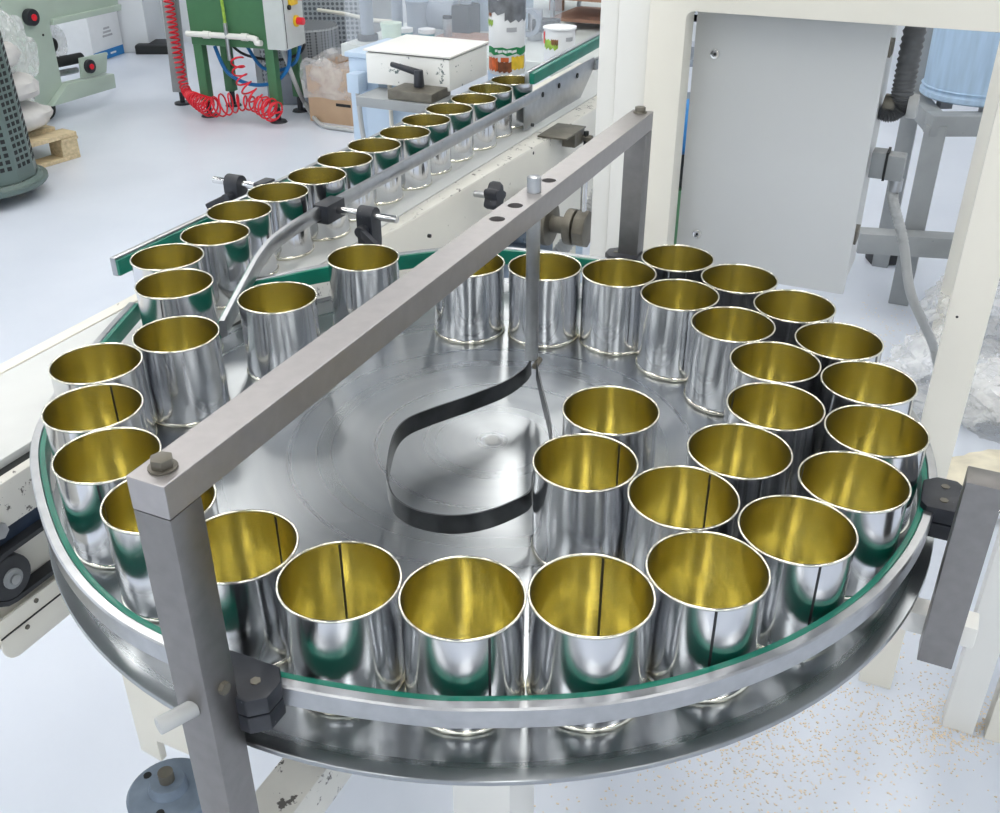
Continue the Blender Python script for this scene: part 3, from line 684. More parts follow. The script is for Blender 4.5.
A_ = at_z(532, 78, za); B_ = at_z(640, 18, za)
MB().sweep([A_, B_], [(-0.006, 0.010), (0.006, 0.010), (0.006, -0.014), (-0.006, -0.014)]).build('rail', 'green', fg, bevel=0.002)
MB().sweep([A_ + U * 0.0 - W * 0.012, B_ - W * 0.012], [(-0.006, 0.012), (0.005, 0.012), (0.005, -0.014), (-0.006, -0.014)]).build('backing_bar', 'alu', fg, bevel=0.002)

# ------------------------------------------------------------------ white gearbox with lever
oB = -0.088
c0 = at_off(450, 92, oB); c1_ = at_off(450, 56, oB)
sb, zb, zt = S_(c0), c0.z, c1_.z
pl_ = at_s(365, 47, sb); ol = F_(pl_)
pr_ = at_off(487, 46, oB); sr = S_(pr_)
gx = thing('gear_housing', 'chipped white steel box housing with lid beside the far cans', 'housing', M((sb + sr) / 2, (oB + ol) / 2, zb))
MB().mbox(sb, sr, ol, oB, zb, zt - 0.008).build('box', 'chipped', gx, bevel=0.003)
MB().mbox(sb - 0.004, sr + 0.004, ol - 0.004, oB + 0.004, zt - 0.005, zt).build('lid', 'white', gx, bevel=0.002)
MB().mbox(sb + 0.004, sr - 0.004, ol + 0.004, oB - 0.004, zt - 0.0085, zt - 0.0045).build('gasket', 'dark', gx)
kp = at_s(419, 84, sb - 0.03)
b = MB(); b.cyl(kp - ZZ * 0.006, kp + ZZ * 0.030, 0.012, 0.010, n=18); b.build('lever_hub', 'black', gx, bevel=0.002)
k0 = kp + ZZ * 0.024; k1 = at_s(391, 64, sb - 0.03)
MB().cyl(k0, k1, 0.008, 0.0055, n=14).build('lever', 'black', gx, bevel=0.002)
f0 = kp - ZZ * 0.018
MB().obox(f0 - ZZ * 0.0, U, W, ZZ, 0.045, 0.055, 0.010).build('foot_block', 'oldsteel', gx, bevel=0.002)
MB().obox(f0 - W * 0.035 - ZZ * 0.022, U, W, ZZ, 0.05, 0.10, 0.011).build('slide_plate', 'greypaint', gx, bevel=0.002)
wz = zb
for off_, len_ in ((0.09, 0.20),):
    q = at_s(390, 96, sb + 0.02); MB().cyl(q + ZZ * 0.03, q - ZZ * 0.17, 0.005, n=10).build('drain_tube', 'ivory', gx)
# pale blue machine column carrying the housing
bm0 = at_s(357, 58, sb + 0.10)
bl = thing('machine_column', 'pale blue painted machine column behind the white housing', 'machine', V((bm0.x, bm0.y, 0)))
oo = F_(bm0)
MB().mbox(sb + 0.06, sb + 0.24, oo, ol - 0.008, 0.0, bm0.z + 0.01).build('column', 'paleblue', bl, bevel=0.006)
MB().mbox(sb + 0.055, sb + 0.25, oo - 0.006, ol - 0.006, bm0.z + 0.01, bm0.z + 0.022).build('cap', 'paleblue', bl, bevel=0.003)
MB().mbox(sb + 0.03, sb + 0.06, oo + 0.06, oo + 0.36, zb - 0.30, zb - 0.03).build('plate', 'paleblue', bl, bevel=0.004)
q = at_s(357, 82, sb + 0.03)
jb = MB().obox(q, U, W, ZZ, 0.02, 0.016, 0.022).build('junction_box', 'paleblue', bl, bevel=0.003)
pa = smooth_path([q - ZZ * 0.022, q - ZZ * 0.10 + W * 0.004, q - ZZ * 0.20 + W * 0.016, q - ZZ * 0.30 + W * 0.02], 6)
MB().tube(pa, 0.006, 8).build('cable', 'conduit', bl)

# printed pouch and cup on the far machine deck
def printed_jar(name, label, px, ytop, ybot, off, wpx, grey_top):
    q = at_off(px, ybot, off); d = (q - CAM).dot(FW); r = wpx / 2 * d / FPX
    zt_ = zsolve(q.x, q.y, ytop); h = zt_ - q.z
    t = thing(name, label, 'package', q)
    MB().lathe((q.x, q.y, q.z), [(0.0001, 0), (r * 0.96, 0), (r, 0.006), (r, h * 0.5), (r, h - 0.006), (r * 0.96, h), (0.0001, h)], 36).build('body', 'carton', t, ang=0.7)
    def patch(a0, a1, f0, f1, m, pn, wob=0.0):
        b = MB(); vs = []; N = 10
        for i in range(N + 1):
            a = math.radians(a0 + (a1 - a0) * i / N); w0 = wob * math.sin(i * 2.1)
            for f in (f0 + w0, f1 + w0 * 0.6): vs.append((q.x + (r + 0.0012) * math.cos(a), q.y + (r + 0.0012) * math.sin(a), q.z + h * f))
        b.add(vs, [(2 * i, 2 * i + 2, 2 * i + 3, 2 * i + 1) for i in range(N)]); b.build(pn, m, t)
    return t, patch, r, h
MT['foodgreen'] = mat('print_green', rgb(24, 128, 74), 0.4); MT['foodbrown'] = mat('print_brown', rgb(120, 70, 44), 0.4, 0, 0.5, 60); MT['foodyellow'] = mat('print_yellow', rgb(226, 190, 50), 0.4, 0, 0.2, 50)
MT['foodorange'] = mat('print_orange', rgb(214, 104, 50), 0.4, 0, 0.3, 60); MT['leaf'] = mat('print_leaf_green', rgb(150, 186, 70), 0.4, 0, 0.3, 60); MT['silver'] = mat('grey_foil', rgb(118, 120, 124), 0.3, 0.6, 0.3, 40)
t, patch, r, h = printed_jar('food_pouch', 'white pouch with green band and food pictures at the belt end', 507, -16, 72, -0.10, 36, True)
patch(180, 300, 0.70, 0.86, 'silver', 'foil', 0.02); patch(262, 350, 0.62, 0.92, 'silver', 'foil', 0.02); patch(190, 350, 0.92, 0.985, 'dark', 'print')
patch(195, 345, 0.24, 0.32, 'foodgreen', 'print', 0.015); patch(230, 300, 0.265, 0.295, 'carton', 'lettering', 0.008)
patch(195, 240, 0.05, 0.20, 'foodorange', 'print', 0.015); patch(236, 285, 0.04, 0.16, 'foodbrown', 'print', 0.012); patch(283, 335, 0.07, 0.22, 'foodyellow', 'print', 0.012); patch(250, 275, 0.16, 0.21, 'foodorange', 'print')
patch(185, 222, 0.56, 0.62, 'leaf', 'print', 0.02); patch(195, 215, 0.66, 0.70, 'foodbrown', 'print', 0.015); patch(268, 300, 0.50, 0.55, 'print', 'barcode')
t, patch, r, h = printed_jar('food_cup', 'small white printed cup beside the green far rail', 559, 28, 60, -0.16, 31, False)
patch(186, 202, 0.55, 0.92, 'red', 'print'); patch(200, 262, 0.42, 0.70, 'leaf', 'print', 0.05); patch(235, 262, 0.55, 0.72, 'foodbrown', 'print', 0.03); patch(290, 320, 0.66, 0.78, 'print', 'barcode')
b = MB(); cq = WL[t.name]; b.lathe((cq.x, cq.y, cq.z + h), [(0.0001, 0.002), (r * 0.9, 0.002), (r * 1.08, 0.004), (r * 1.08, 0.0)], 30); b.build('foil_lid', 'carton', t)

# far machine deck (behind the belt's end) with things on it
yD = 3.1
dk0 = at_z(360, 62, TOP - 0.02)
dz = TOP - 0.03
dk = thing('machine_deck', 'pale machine table behind the white housing', 'machine', M(1.2, -0.55, 0))
MB().mbox(1.42, 2.6, -0.985, -0.12, dz - 0.04, dz).build('top', 'panelgrey', dk, bevel=0.004)
for s, o in ((1.47, -0.94), (1.47, -0.16), (2.55, -0.94), (2.55, -0.16)): MB().mbox(s - 0.03, s + 0.03, o - 0.03, o + 0.03, 0, dz - 0.04).build('leg', 'paleblue', dk)
def on_deck(px, py): return at_z(px, py, dz + 0.0005)
def canister(name, label, cat, px, py, wpx, hpx, m, lid=None, lidm=None, n=28):
    q = on_deck(px, py); d = (q - CAM).dot(FW); r = wpx / 2 * d / FPX; h = zsolve(q.x, q.y, py - hpx) - q.z
    t = thing(name, label, cat, q)
    MB().lathe(q, [(0.0001, 0), (r * 0.9, 0), (r * 0.93, 0.004), (r, h * 0.9), (r * 1.05, h * 0.9), (r * 1.05, h), (r * 0.95, h), (0.0001, h * 0.985)], n).build('body', m, t, ang=0.7)
    if lid: MB().lathe(q + ZZ * h, [(r * 1.02, -0.004), (r * 1.08, 0), (r * 1.08, lid), (0.0001, lid + 0.002)], n).build('lid', lidm, t, ang=0.7)
    return t
canister('plastic_tub', 'pale green plastic tub behind the white housing', 'tub', 392, 44, 20, 19, 'tub', 0.008, 'tub')
canister('teal_pot', 'low teal pot with white lid beside the pale green tub', 'pot', 406, 40, 14, 9, 'teal', 0.010, 'carton')
canister('blue_pot', 'low blue pot with white lid in front of the steel cylinder', 'pot', 427, 41, 16, 9, 'teal', 0.010, 'carton')
canister('steel_cylinder', 'upright grey steel cylinder on the far machine table', 'cylinder', 418, 33, 22, 33, 'greymachine', 0.01, 'paleblue')
canister('small_valve_bottle', 'small steel bottle right of the low blue pot', 'bottle', 448, 40, 9, 22, 'alu', 0.008, 'dark')
q = on_deck(368, 40); pp = thing('pipe_stand', 'vertical grey pipe with two round pulleys on the machine table', 'pipe', q)
MB().cyl(q, q + ZZ * 0.55, 0.022, n=20).build('pipe', 'greymachine', pp)
MB().cyl(q, q + ZZ * 0.02, 0.035, n=20).build('collar', 'dark', pp, bevel=0.003)
for dx, rr, zz in ((-0.035, 0.062, 0.20), (0.05, 0.07, 0.22)):
    c_ = q + W * dx + ZZ * zz; MB().lathe(c_, [(0.0001, -0.02), (rr, -0.02), (rr + 0.006, -0.012), (rr - 0.006, 0), (rr + 0.006, 0.012), (rr, 0.02), (0.0001, 0.02)], 32, a=U, b=ZZ, e=W).build('pulley', 'greymachine', pp, ang=0.8)
q = on_deck(398, 30); tag(MB().cyl(q, q + ZZ * 0.55, 0.02, n=20).build('support_pipe', 'greymachine'), 'grey upright pipe behind the pale green tub', 'pipe')
q = on_deck(437, 32); mo = thing('geared_motor', 'dark grey geared motor lying on the machine table', 'motor', q)
MB().cyl(q + ZZ * 0.06 - W * 0.02, q + ZZ * 0.06 + W * 0.08, 0.05, n=24).build('barrel', 'greymachine', mo, bevel=0.006)
MB().obox(q + W * 0.115 + ZZ * 0.05, U, W, ZZ, 0.045, 0.035, 0.05).build('gear_case', 'dark', mo, bevel=0.008)
MB().cyl(q + W * 0.115 + ZZ * 0.10, q + W * 0.115 + ZZ * 0.15, 0.02, n=12).build('vent', 'greymachine', mo)
q = on_deck(474, 34); bx_ = thing('control_cabinet', 'light blue cabinet with a white looped hose on the machine table', 'cabinet', q)
MB().obox(q + ZZ * 0.22 + U * 0.14, U, W, ZZ, 0.08, 0.13, 0.22).build('case', 'paleblue', bx_, bevel=0.006)
pa = smooth_path([q - W * 0.06 + ZZ * 0.01, q - W * 0.05 + ZZ * 0.12, q - W * 0.01 + ZZ * 0.20, q + W * 0.03 + ZZ * 0.22, q + W * 0.05 + ZZ * 0.15], 6)
MB().tube(pa, 0.006, 8).build('hose', 'conduit', bx_)
q = on_deck(462, 42); tag(MB().obox(q + ZZ * 0.006, U, W, ZZ, 0.12, 0.10, 0.006).build('brown_board', 'brown', bevel=0.002), 'flat brown board lying on the machine table', 'board')
q = on_deck(535, 40); fx = thing('filling_head', 'steel filling head with black clamp right of the printed pouch', 'machine', q)
MB().cyl(q, q + ZZ * 0.10, 0.025, n=20).build('column', 'alu', fx, bevel=0.003)
MB().obox(q + ZZ * 0.05 + W * 0.04, U, W, ZZ, 0.03, 0.04, 0.02).build('clamp', 'dark', fx, bevel=0.004)
MB().lathe(q + ZZ * 0.06 - W * 0.01 - U * 0.03, [(0.03, -0.01), (0.045, -0.01), (0.045, 0.01), (0.03, 0.01), (0.03, -0.01)], 28, a=W, b=ZZ, e=U).build('ring', 'greymachine', fx)
q = on_deck(575, 14) - W * 0.10 + U * 0.06; rt = thing('rotary_plate', 'white round plate on a steel stand behind the printed cup', 'machine', q)
MB().cyl(q, q + ZZ * 0.10, 0.03, n=20).build('stand', 'brown', rt)
MB().lathe(q + ZZ * 0.10, [(0.0001, 0), (0.16, 0), (0.165, 0.006), (0.16, 0.012), (0.0001, 0.012)], 40).build('plate', 'white', rt)
MB().cyl(q + ZZ * 0.112 - U * 0.02, q + ZZ * 0.17 - U * 0.02, 0.05, 0.055, n=24).build('printed_cup', 'carton', rt)
q = on_deck(590, 32); sh = thing('shelf_rack', 'steel rack of brown shelves behind the green far rail', 'rack', q)
for k in range(4): MB().obox(q + ZZ * (0.03 + 0.07 * k) + U * 0.16, U, W, ZZ, 0.14, 0.16, 0.005).build('shelf', 'brown' if k < 2 else 'alu', sh)
for a_, c_ in ((-1, -1), (-1, 1), (1, -1), (1, 1)): MB().obox(q + ZZ * 0.15 + U * (0.16 + 0.13 * a_) + W * (0.155 * c_), U, W, ZZ, 0.008, 0.006, 0.15).build('upright', 'alu', sh)
# clear guard sheet between housing and far machines
gp = thing('guard_panel', 'clear plastic guard sheet standing behind the white housing', 'guard', M(1.44, -0.55, dz))
MB().mbox(1.422, 1.426, -0.96, -0.20, dz + 0.0005, dz + 0.62).build('sheet', sheet_mat('guard_sheet'), gp)

# ------------------------------------------------------------------ tall white machine frame on the right with hanging cabinet
ZB = RIM + 0.25; pA = at_z(687, 11, ZB); pB = at_z(1015, 34, ZB)
sF = (S_(pA) + S_(pB)) / 2; oA, oBr = F_(pA), F_(pB)
oL = F_(at_s(642, 120, sF)); 
fr = thing('portal', 'large cream steel portal frame standing behind the turntable', 'frame', M(sF, oA, 0))
TH = 0.05
def rounded_opening():
    # one sheet-metal frame: column, beam, right post around a rounded opening
    z1 = ZB + 0.55; r = 0.012
    outer = [(oL, 0), (oL, z1), (oBr + 0.062, z1), (oBr + 0.062, 0)]
    inner = [(oBr, 0)] + [(oBr - r + r * math.cos(t), ZB - r + r * math.sin(t)) for t in [PI / 2 * k / 5 for k in range(6)]] + [(oA + r + r * math.cos(t), ZB - r + r * math.sin(t)) for t in [PI / 2 + PI / 2 * k / 5 for k in range(6)]] + [(oA, 0)]
    return [(oL, z1), (oBr + 0.062, z1), (oBr + 0.062, 0)] + inner + [(oL, 0)]
poly = rounded_opening()
MB().prism([M(sF, o, z) for o, z in poly], U * TH).build('opening_sheet', 'ivory', fr, bevel=0.002)
oLL = F_(at_s(594, 120, sF + 0.02)); oM = F_(at_s(612, 120, sF + 0.02))
MB().mbox(sF + 0.02, sF + 0.10, oM + 0.001, oL - 0.002, 0, ZB + 0.55).build('side_column', 'white', fr, bevel=0.003)
MB().mbox(sF + 0.026, sF + 0.10, oLL, oM, 0, ZB + 0.55).build('side_flange', 'white', fr, bevel=0.004)
q = at_s(957, 317, sF - 0.0005); MB().cyl(q, q + U * 0.002, 0.0022, n=10).build('drill_hole', 'dark', fr)
# near white legs at the right border
f0 = G(955, 727)
ng = thing('floor_stand', 'pair of white square floor legs at the right of the turntable', 'leg frame', f0)
s0_, o0_ = S_(G(941.7, 726)), F_(G(941.7, 726))
MB().mbox(s0_, s0_ + 0.05, o0_, o0_ + 0.055, 0.0, 1.9).build('leg', 'white', ng, bevel=0.002)
MB().mbox(s0_ - 0.0, s0_ + 0.055, o0_ + 0.075, o0_ + 0.125, 0.0, 1.9).build('leg', 'ivory', ng, bevel=0.002)
MB().mbox(s0_ + 0.02, s0_ + 0.03, o0_ + 0.125, o0_ + 0.30, 0.10, 0.7).build('dark_panel', 'dark', ng)
MB().mbox(s0_ + 0.012, s0_ + 0.04, o0_ + 0.056, o0_ + 0.074, 0.5, 0.55).build('tie_bar', 'white', ng)

# cabinet
sC = sF + TH + 0.03
cA = at_s(695, 12, sC); cBt = at_s(890, 25, sC); cLow = at_s(842, 295, sC); cLl = at_s(678, 240, sC)
oC0 = (F_(cA) + F_(cLl)) / 2; oC1 = F_(at_s(868, 160, sC)); zC0 = cLow.z
cb = thing('electrical_cabinet', 'grey enamelled cabinet hanging inside the cream portal frame', 'cabinet', M(sC + 0.1, (oC0 + oC1) / 2, zC0))
MB().mbox(sC + 0.012, sC + 0.16, oC0 + 0.006, oC1 - 0.004, zC0 + 0.004, ZB + 0.20).build('body', 'cab', cb, bevel=0.006)
MB().mbox(sC, sC + 0.010, oC0, oC1, zC0, ZB + 0.205).build('door', 'cab', cb, bevel=0.004)
for px, py in ((715, 54), (697, 234)):
    q = at_s(px, py, sC - 0.0005)
    sc_ = MB().lathe(q, [(0.0085, 0.001), (0.0085, -0.002), (0.007, -0.004), (0.0045, -0.0035), (0.004, -0.001), (0.0001, -0.001)], 24, a=W, b=ZZ, e=U).build('lock', 'bright', cb, ang=0.6)
    MB().cyl(q - U * 0.0012, q - U * 0.0030, 0.0028, n=4).build('key_slot', 'dark', sc_)
qv = at_off(897, 110, oC1 - 0.004)
for py in (57, 245): 
    q = at_off(884 if py < 100 else 851, py, oC1 + 0.0); MB().obox(M(sC + 0.03, oC1 + 0.0, q.z), U, W, ZZ, 0.02, 0.004, 0.012).build('hinge', 'oldsteel', cb, bevel=0.001)
# support leg below the cabinet
MB().mbox(sC + 0.05, sC + 0.09, (oC0 + oC1) / 2 - 0.02, (oC0 + oC1) / 2 + 0.02, 0.0, zC0 + 0.004).build('leg', 'white', cb)

# corrugated hose and cable connector on the cabinet's right side
oh = oC1 + 0.0
qe = at_off(886, 107, oh); sH = sC + 0.09
el = M(sH, oh - 0.004, at_s(905, 108, sH).z)
hz = thing('corrugated_hose', 'thick grey ribbed hose dropping to an elbow beside the cabinet', 'hose', el)
hx = F_(at_s(905, 80, sH))
pa = smooth_path([M(sH, hx + 0.006, ZB + 0.35), M(sH, hx + 0.003, ZB + 0.1), M(sH, hx, ZB - 0.05), M(sH, hx, el.z + 0.02), M(sH, hx - 0.003, el.z + 0.002), M(sH, hx - 0.014, el.z - 0.008), M(sH, hx - 0.03, el.z - 0.004)], 36)
MB().tube(pa, lambda t: 0.0172 + 0.0016 * math.sin(t * 2 * PI * 62), 18).build('ribbed_tube', 'hose', hz, ang=1.6)
MB().cyl(M(sH, oh, el.z + 0.004), M(sH, hx - 0.006, el.z + 0.002), 0.017, n=24).build('elbow', 'oldsteel', hz, bevel=0.003)
MB().cyl(M(sH, hx + 0.012, el.z + 0.004), M(sH, hx + 0.028, el.z + 0.004), 0.020, n=24).build('clip_ring', 'conduit', hz, bevel=0.003)
q = M(sH - 0.02, oh, at_s(878, 163, sH - 0.02).z)
cn = thing('cable_connector', 'grey plug connector with bent pale conduit beside the cabinet', 'connector', q)
MB().obox(q + W * 0.012, U, W, ZZ, 0.018, 0.012, 0.022).build('base_housing', 'grey', cn, bevel=0.002)
MB().obox(q + W * 0.040 - ZZ * 0.002, U, W, ZZ, 0.018, 0.0145, 0.021).build('plug', 'grey', cn, bevel=0.003)
MB().obox(q + W * 0.025, U, W, ZZ, 0.020, 0.002, 0.024).build('gasket', 'dark', cn)
q2 = q + W * 0.046 - ZZ * 0.022
MB().cyl(q2, q2 - ZZ * 0.022, 0.011, n=16).build('gland', 'alu', cn, bevel=0.001)
e1 = at_s(903, 240, sH + 0.0); e2 = at_s(922, 320, sH + 0.03); e3 = at_s(933, 345, sH + 0.08)
pa = smooth_path([q2 - ZZ * 0.02, at_s(893, 200, sH - 0.02), e1, at_s(910, 290, sH), e2, e3, at_s(940, 372, sH + 0.2), G(950, 400) + ZZ * 0.012], 40)
MB().tube(pa, lambda t: 0.0085 + (0.0009 * math.sin(t * 2 * PI * 90) if t < 0.3 else 0), 12).build('conduit', 'conduit', cn, ang=1.6)

# grey bar, stand and blue drum behind
g0 = G(884, 265)
zbar = None
yS = g0.y - 0.2
st = thing('drum_stand', 'grey painted steel stand carrying the blue drum', 'stand', G(915, 300))
def bar2(p, q, w1, m='greypaint', nm='bar', par=st):
    p, q = V(p), V(q); d = (q - p).normalized(); a = (U - d * U.dot(d)).normalized(); e = d.cross(a)
    b = MB(); b.rings([[c + a * w1 + e * w1, c + a * w1 - e * w1, c - a * w1 - e * w1, c - a * w1 + e * w1] for c in (p, q)]); b.build(nm, m, par, bevel=0.004)
yS = 3.35
L1 = at_y(905, 262, yS + 0.35); L1.z = 0
tA = at_y(937, 124, yS)
bar2((tA.x, tA.y, 0.0), (tA.x, tA.y, tA.z), 0.034, nm='leg')
tB = at_y(927, 60, yS + 0.35); bar2((tB.x - 0.02, tB.y, 0.0), (tB.x - 0.02, tB.y, tB.z + 0.25), 0.03, nm='leg')
bar2((tA.x - 0.03, tA.y, tA.z), (tA.x + 0.55, tA.y, tA.z), 0.034, nm='top_rail')
bar2((tA.x + 0.52, tA.y, 0), (tA.x + 0.52, tA.y, tA.z - 0.03), 0.034, nm='leg')
bar2((tA.x, tA.y + 0.03, tA.z), (tB.x - 0.02, tB.y, tA.z), 0.03, nm='side_rail')
bar2((tA.x + 0.52, tA.y + 0.03, tA.z), (tA.x + 0.52, tB.y, tA.z), 0.03, nm='side_rail')
h0 = at_y(857, 240, yS - 0.06); h1 = at_y(966, 253, yS - 0.06)
bar2(h0, (h1.x + 0.3, h0.y - 0.09, h0.z - 0.012), 0.036, nm='cross_bar')
fq = G(884, 266); MB().box(fq.x - 0.05, fq.x + 0.05, fq.y, fq.y + 0.09, 0, 0.06).build('castor', 'rubber', st, bevel=0.01)
dc = at_y(972, 84, yS + 0.17); zd = tA.z + 0.020
dcx, dcy, rD_ = dc.x + 0.02, yS + 0.18, 0.17
dm = thing('blue_drum', 'scratched pale blue metal drum standing on the grey stand', 'drum', (dcx, dcy, zd + 0.03))
MB().lathe((dcx, dcy, zd + 0.03), [(0.0001, 0), (rD_, 0), (rD_ + 0.008, 0.006), (rD_ + 0.008, 0.02), (rD_, 0.026), (rD_ + 0.004, 0.4), (rD_ + 0.008, 0.6), (0.0001, 0.6)], 48).build('shell', 'bluedrum', dm, ang=0.6)
MB().lathe((dcx, dcy, zd + 0.062), [(rD_ - 0.002, 0), (rD_ + 0.007, 0.004), (rD_ - 0.002, 0.008)], 48).build('hoop', 'bluedrum', dm)
for a in (200, 270, 340): MB().box(dcx + 0.12 * math.cos(math.radians(a)) - 0.02, dcx + 0.12 * math.cos(math.radians(a)) + 0.02, dcy + 0.12 * math.sin(math.radians(a)) - 0.02, dcy + 0.12 * math.sin(math.radians(a)) + 0.02, zd, zd + 0.031).build('foot', 'alu', dm)
pc_ = G(938, 348); tag(MB().box(pc_.x, pc_.x + 0.10, pc_.y, pc_.y + 0.08, 0, 1.9).build('cream_post', 'ivory', bevel=0.004), 'slim cream post standing behind the plastic bags', 'post')

# things seen between portal and cabinet
q = at_y(683, 120, 3.4)
ub = thing('blue_pump', 'blue pump body glimpsed between portal column and cabinet', 'pump', V((q.x, 3.4, q.z - 0.2)))
MB().cyl((q.x - 0.04, 3.4, q.z - 0.03), (q.x + 0.20, 3.4, q.z + 0.0), 0.09, n=20).build('body', 'cartonblue', ub, bevel=0.008)
MB().box(q.x - 0.1, q.x + 0.2, 3.3, 3.5, q.z - 0.2, q.z - 0.13).build('base', 'dark', ub, bevel=0.005)
q = at_y(680, 180, 3.35); tag(MB().cyl((q.x, 3.35, 0), (q.x, 3.35, q.z - 0.02), 0.06, n=20).build('green_cylinder', 'dkgreen', bevel=0.005), 'green cylinder glimpsed between portal column and cabinet', 'cylinder')
q = at_y(690, 60, 4.7); rk = thing('tool_rack', 'dark shelved rack glimpsed beside the top of the portal column', 'rack', V((q.x, 4.7, 0)))
for z in (0.35, 0.75, q.z - 0.25, q.z - 0.02, q.z + 0.17): MB().box(q.x - 0.35, q.x + 0.25, 4.65, 4.95, z, z + 0.03).build('shelf', 'greymachine', rk)
for x in (q.x - 0.34, q.x + 0.24): MB().box(x - 0.015, x + 0.015, 4.66, 4.69, 0, q.z + 0.4).build('upright', 'greymachine', rk)

# plastic bags on the floor at the right
for i, (px, py, rx, rz) in enumerate(((940, 400, 0.20, 0.12), (1030, 430, 0.19, 0.12), (985, 335, 0.22, 0.12))):
    q = G(px, py)
    tag(blob((q.x, q.y, rz * 0.6), rx, rx * 0.9, rz, 0.32, 1.3, i + 1, 5, flat=-rz * 0.6).build('plastic_bag', 'bag', ang=0.35), ('crumpled milky plastic bag on the floor behind the white post', 'crumpled clear bag of tan powder right of the white post', 'crumpled plastic bag farther back below the blue drum')[i], 'bag')
q = G(1000, 505); tag(blob((q.x + 0.06, q.y + 0.05, 0.02), 0.22, 0.16, 0.04, 0.2, 1.3, 9, 4, flat=-0.02).build('powder_heap', mat('cream_powder', rgb(228, 220, 198), 0.9)), 'low heap of cream powder on the floor beside the bags', 'heap')

# sawdust flakes
b = MB()
for i in range(3000):
    if i < 2200: px, py = random.gauss(770, 120), random.gauss(728, 48)
    elif i < 2800: px, py = random.gauss(955, 22), random.gauss(722, 16)
    else: px, py = random.gauss(890, 30), random.gauss(330, 30)
    if py < 300: continue
    q = G(px + random.gauss(0, 5), py + random.gauss(0, 4)); a = random.random() * PI; l, w_ = random.uniform(0.0008, 0.0026), random.uniform(0.0006, 0.0014)
    e1 = V((math.cos(a), math.sin(a), 0)); e2 = V((-e1.y, e1.x, 0)); q.z = 0.0007
    b.obox(q, e1, e2, ZZ, l, w_, 0.0006)
tag(b.build('sawdust', 'dust', smooth=False, weld=False), 'tan sawdust flakes scattered on the pale floor', 'sawdust', kind='stuff')

# ------------------------------------------------------------------ drive motor and bracket under the disc
q = at_z(172, 800, 0.48)
mt = thing('drive_motor', 'blue grey electric motor on a white bracket below the disc edge', 'motor', (q.x, q.y, 0.2))
zm = 0.50
MB().lathe((q.x, q.y, 0), [(0.0001, zm - 0.16), (0.046, zm - 0.16), (0.048, zm - 0.15), (0.048, zm - 0.012), (0.0505, zm - 0.010), (0.0505, zm - 0.004), (0.047, zm), (0.024, zm + 0.004), (0.020, zm + 0.016), (0.0001, zm + 0.016)], 40).build('barrel', 'motor', mt, ang=0.6)
MB().cyl((q.x, q.y, zm + 0.016), (q.x, q.y, zm + 0.03), 0.009, n=16).build('shaft', 'oldsteel', mt)
for a in (30, 150, 270): MB().cyl((q.x + 0.036 * math.cos(math.radians(a)), q.y + 0.036 * math.sin(math.radians(a)), zm - 0.002), (q.x + 0.036 * math.cos(math.radians(a)), q.y + 0.036 * math.sin(math.radians(a)), zm + 0.003), 0.005, n=10).build('screw', 'dark', mt)
sm, om = S_(q), F_(q)
pb0, pb1 = F_(at_s(128, 700, sm)), F_(at_s(196, 700, sm)); zpb = at_s(150, 757, sm).z
MB().prism([M(sm, pb0, TOP - 0.03), M(sm, pb0, zpb + 0.006), M(sm, pb0 + 0.03, zpb), M(sm, pb0 + 0.03, zpb + 0.035), M(sm, pb1, zpb + 0.035), M(sm, pb1, TOP - 0.03)], U * 0.010).build('bracket_back', 'ivory', mt, bevel=0.0015)
MB().mbox(sm + 0.010, cs - 0.045, om - 0.02, om + 0.02, TOP - 0.25, TOP - 0.21).build('carrier_bar', 'ivory', mt, bevel=0.002)
MB().cyl((q.x, q.y, 0), (q.x, q.y, zm - 0.16), 0.02, n=16).build('prop', 'ivory', mt)

# ------------------------------------------------------------------ green machine with control box
F1, F2, F3 = G(210, 116), G(279, 122), G(240, 106)
E1 = (F2 - F1); LW = E1.length; E1.normalize(); E2 = V((-E1.y, E1.x, 0)); LD = (F3 - F1).dot(E2)
gm = thing('green_machine', 'dark green hopper machine on four legs with a grey control box', 'machine', (F1 + F2) / 2 + E2 * (LD / 2))
def gp_(a, b_, z): return F1 + E1 * a + E2 * b_ + ZZ * z
zA = zsolve(F2.x, F2.y, 48)
for a in (0, LW):
    for c_ in (0, LD):
        lg = MB().obox(gp_(a, c_, (0.09 + zA) / 2), E1, E2, ZZ, 0.027, 0.027, (zA - 0.09) / 2).build('leg', 'dkgreen', gm, bevel=0.003)
        q = gp_(a, c_, 0); b = MB(); b.cyl(q, q + ZZ * 0.012, 0.05, 0.042, n=18); b.cyl(q + ZZ * 0.012, q + ZZ * 0.1, 0.016, n=10); b.build('foot', 'black', lg)
MB().obox(gp_(LW / 2, LD / 2, zA + 0.02), E1, E2, ZZ, LW / 2 + 0.030, LD / 2 + 0.030, 0.022).build('apron', 'dkgreen', gm, bevel=0.004)
MB().obox(gp_(LW / 2, LD / 2, zA + 0.40), E1, E2, ZZ, LW / 2 + 0.030, LD / 2 + 0.03, 0.36).build('hopper', 'dkgreen', gm, bevel=0.006)
q0 = gp_(-0.04, -0.052, zA + 0.06); q1 = gp_(LW + 0.02, -0.052, zA + 0.06)
pa = [q0, gp_(LW * 0.8, -0.052, zA + 0.058), gp_(LW * 0.88, -0.056, zA + 0.035), gp_(LW - 0.02, -0.06, zA + 0.035)]
MB().tube(smooth_path(pa, 6), 0.016, 10).build('white_pipe', 'white', gm)
for f in (0.25, 0.72): q = q0.lerp(q1, f); MB().cyl(q - E1 * 0.02, q + E1 * 0.02, 0.021, n=12).build('pipe_fitting', 'white', gm)
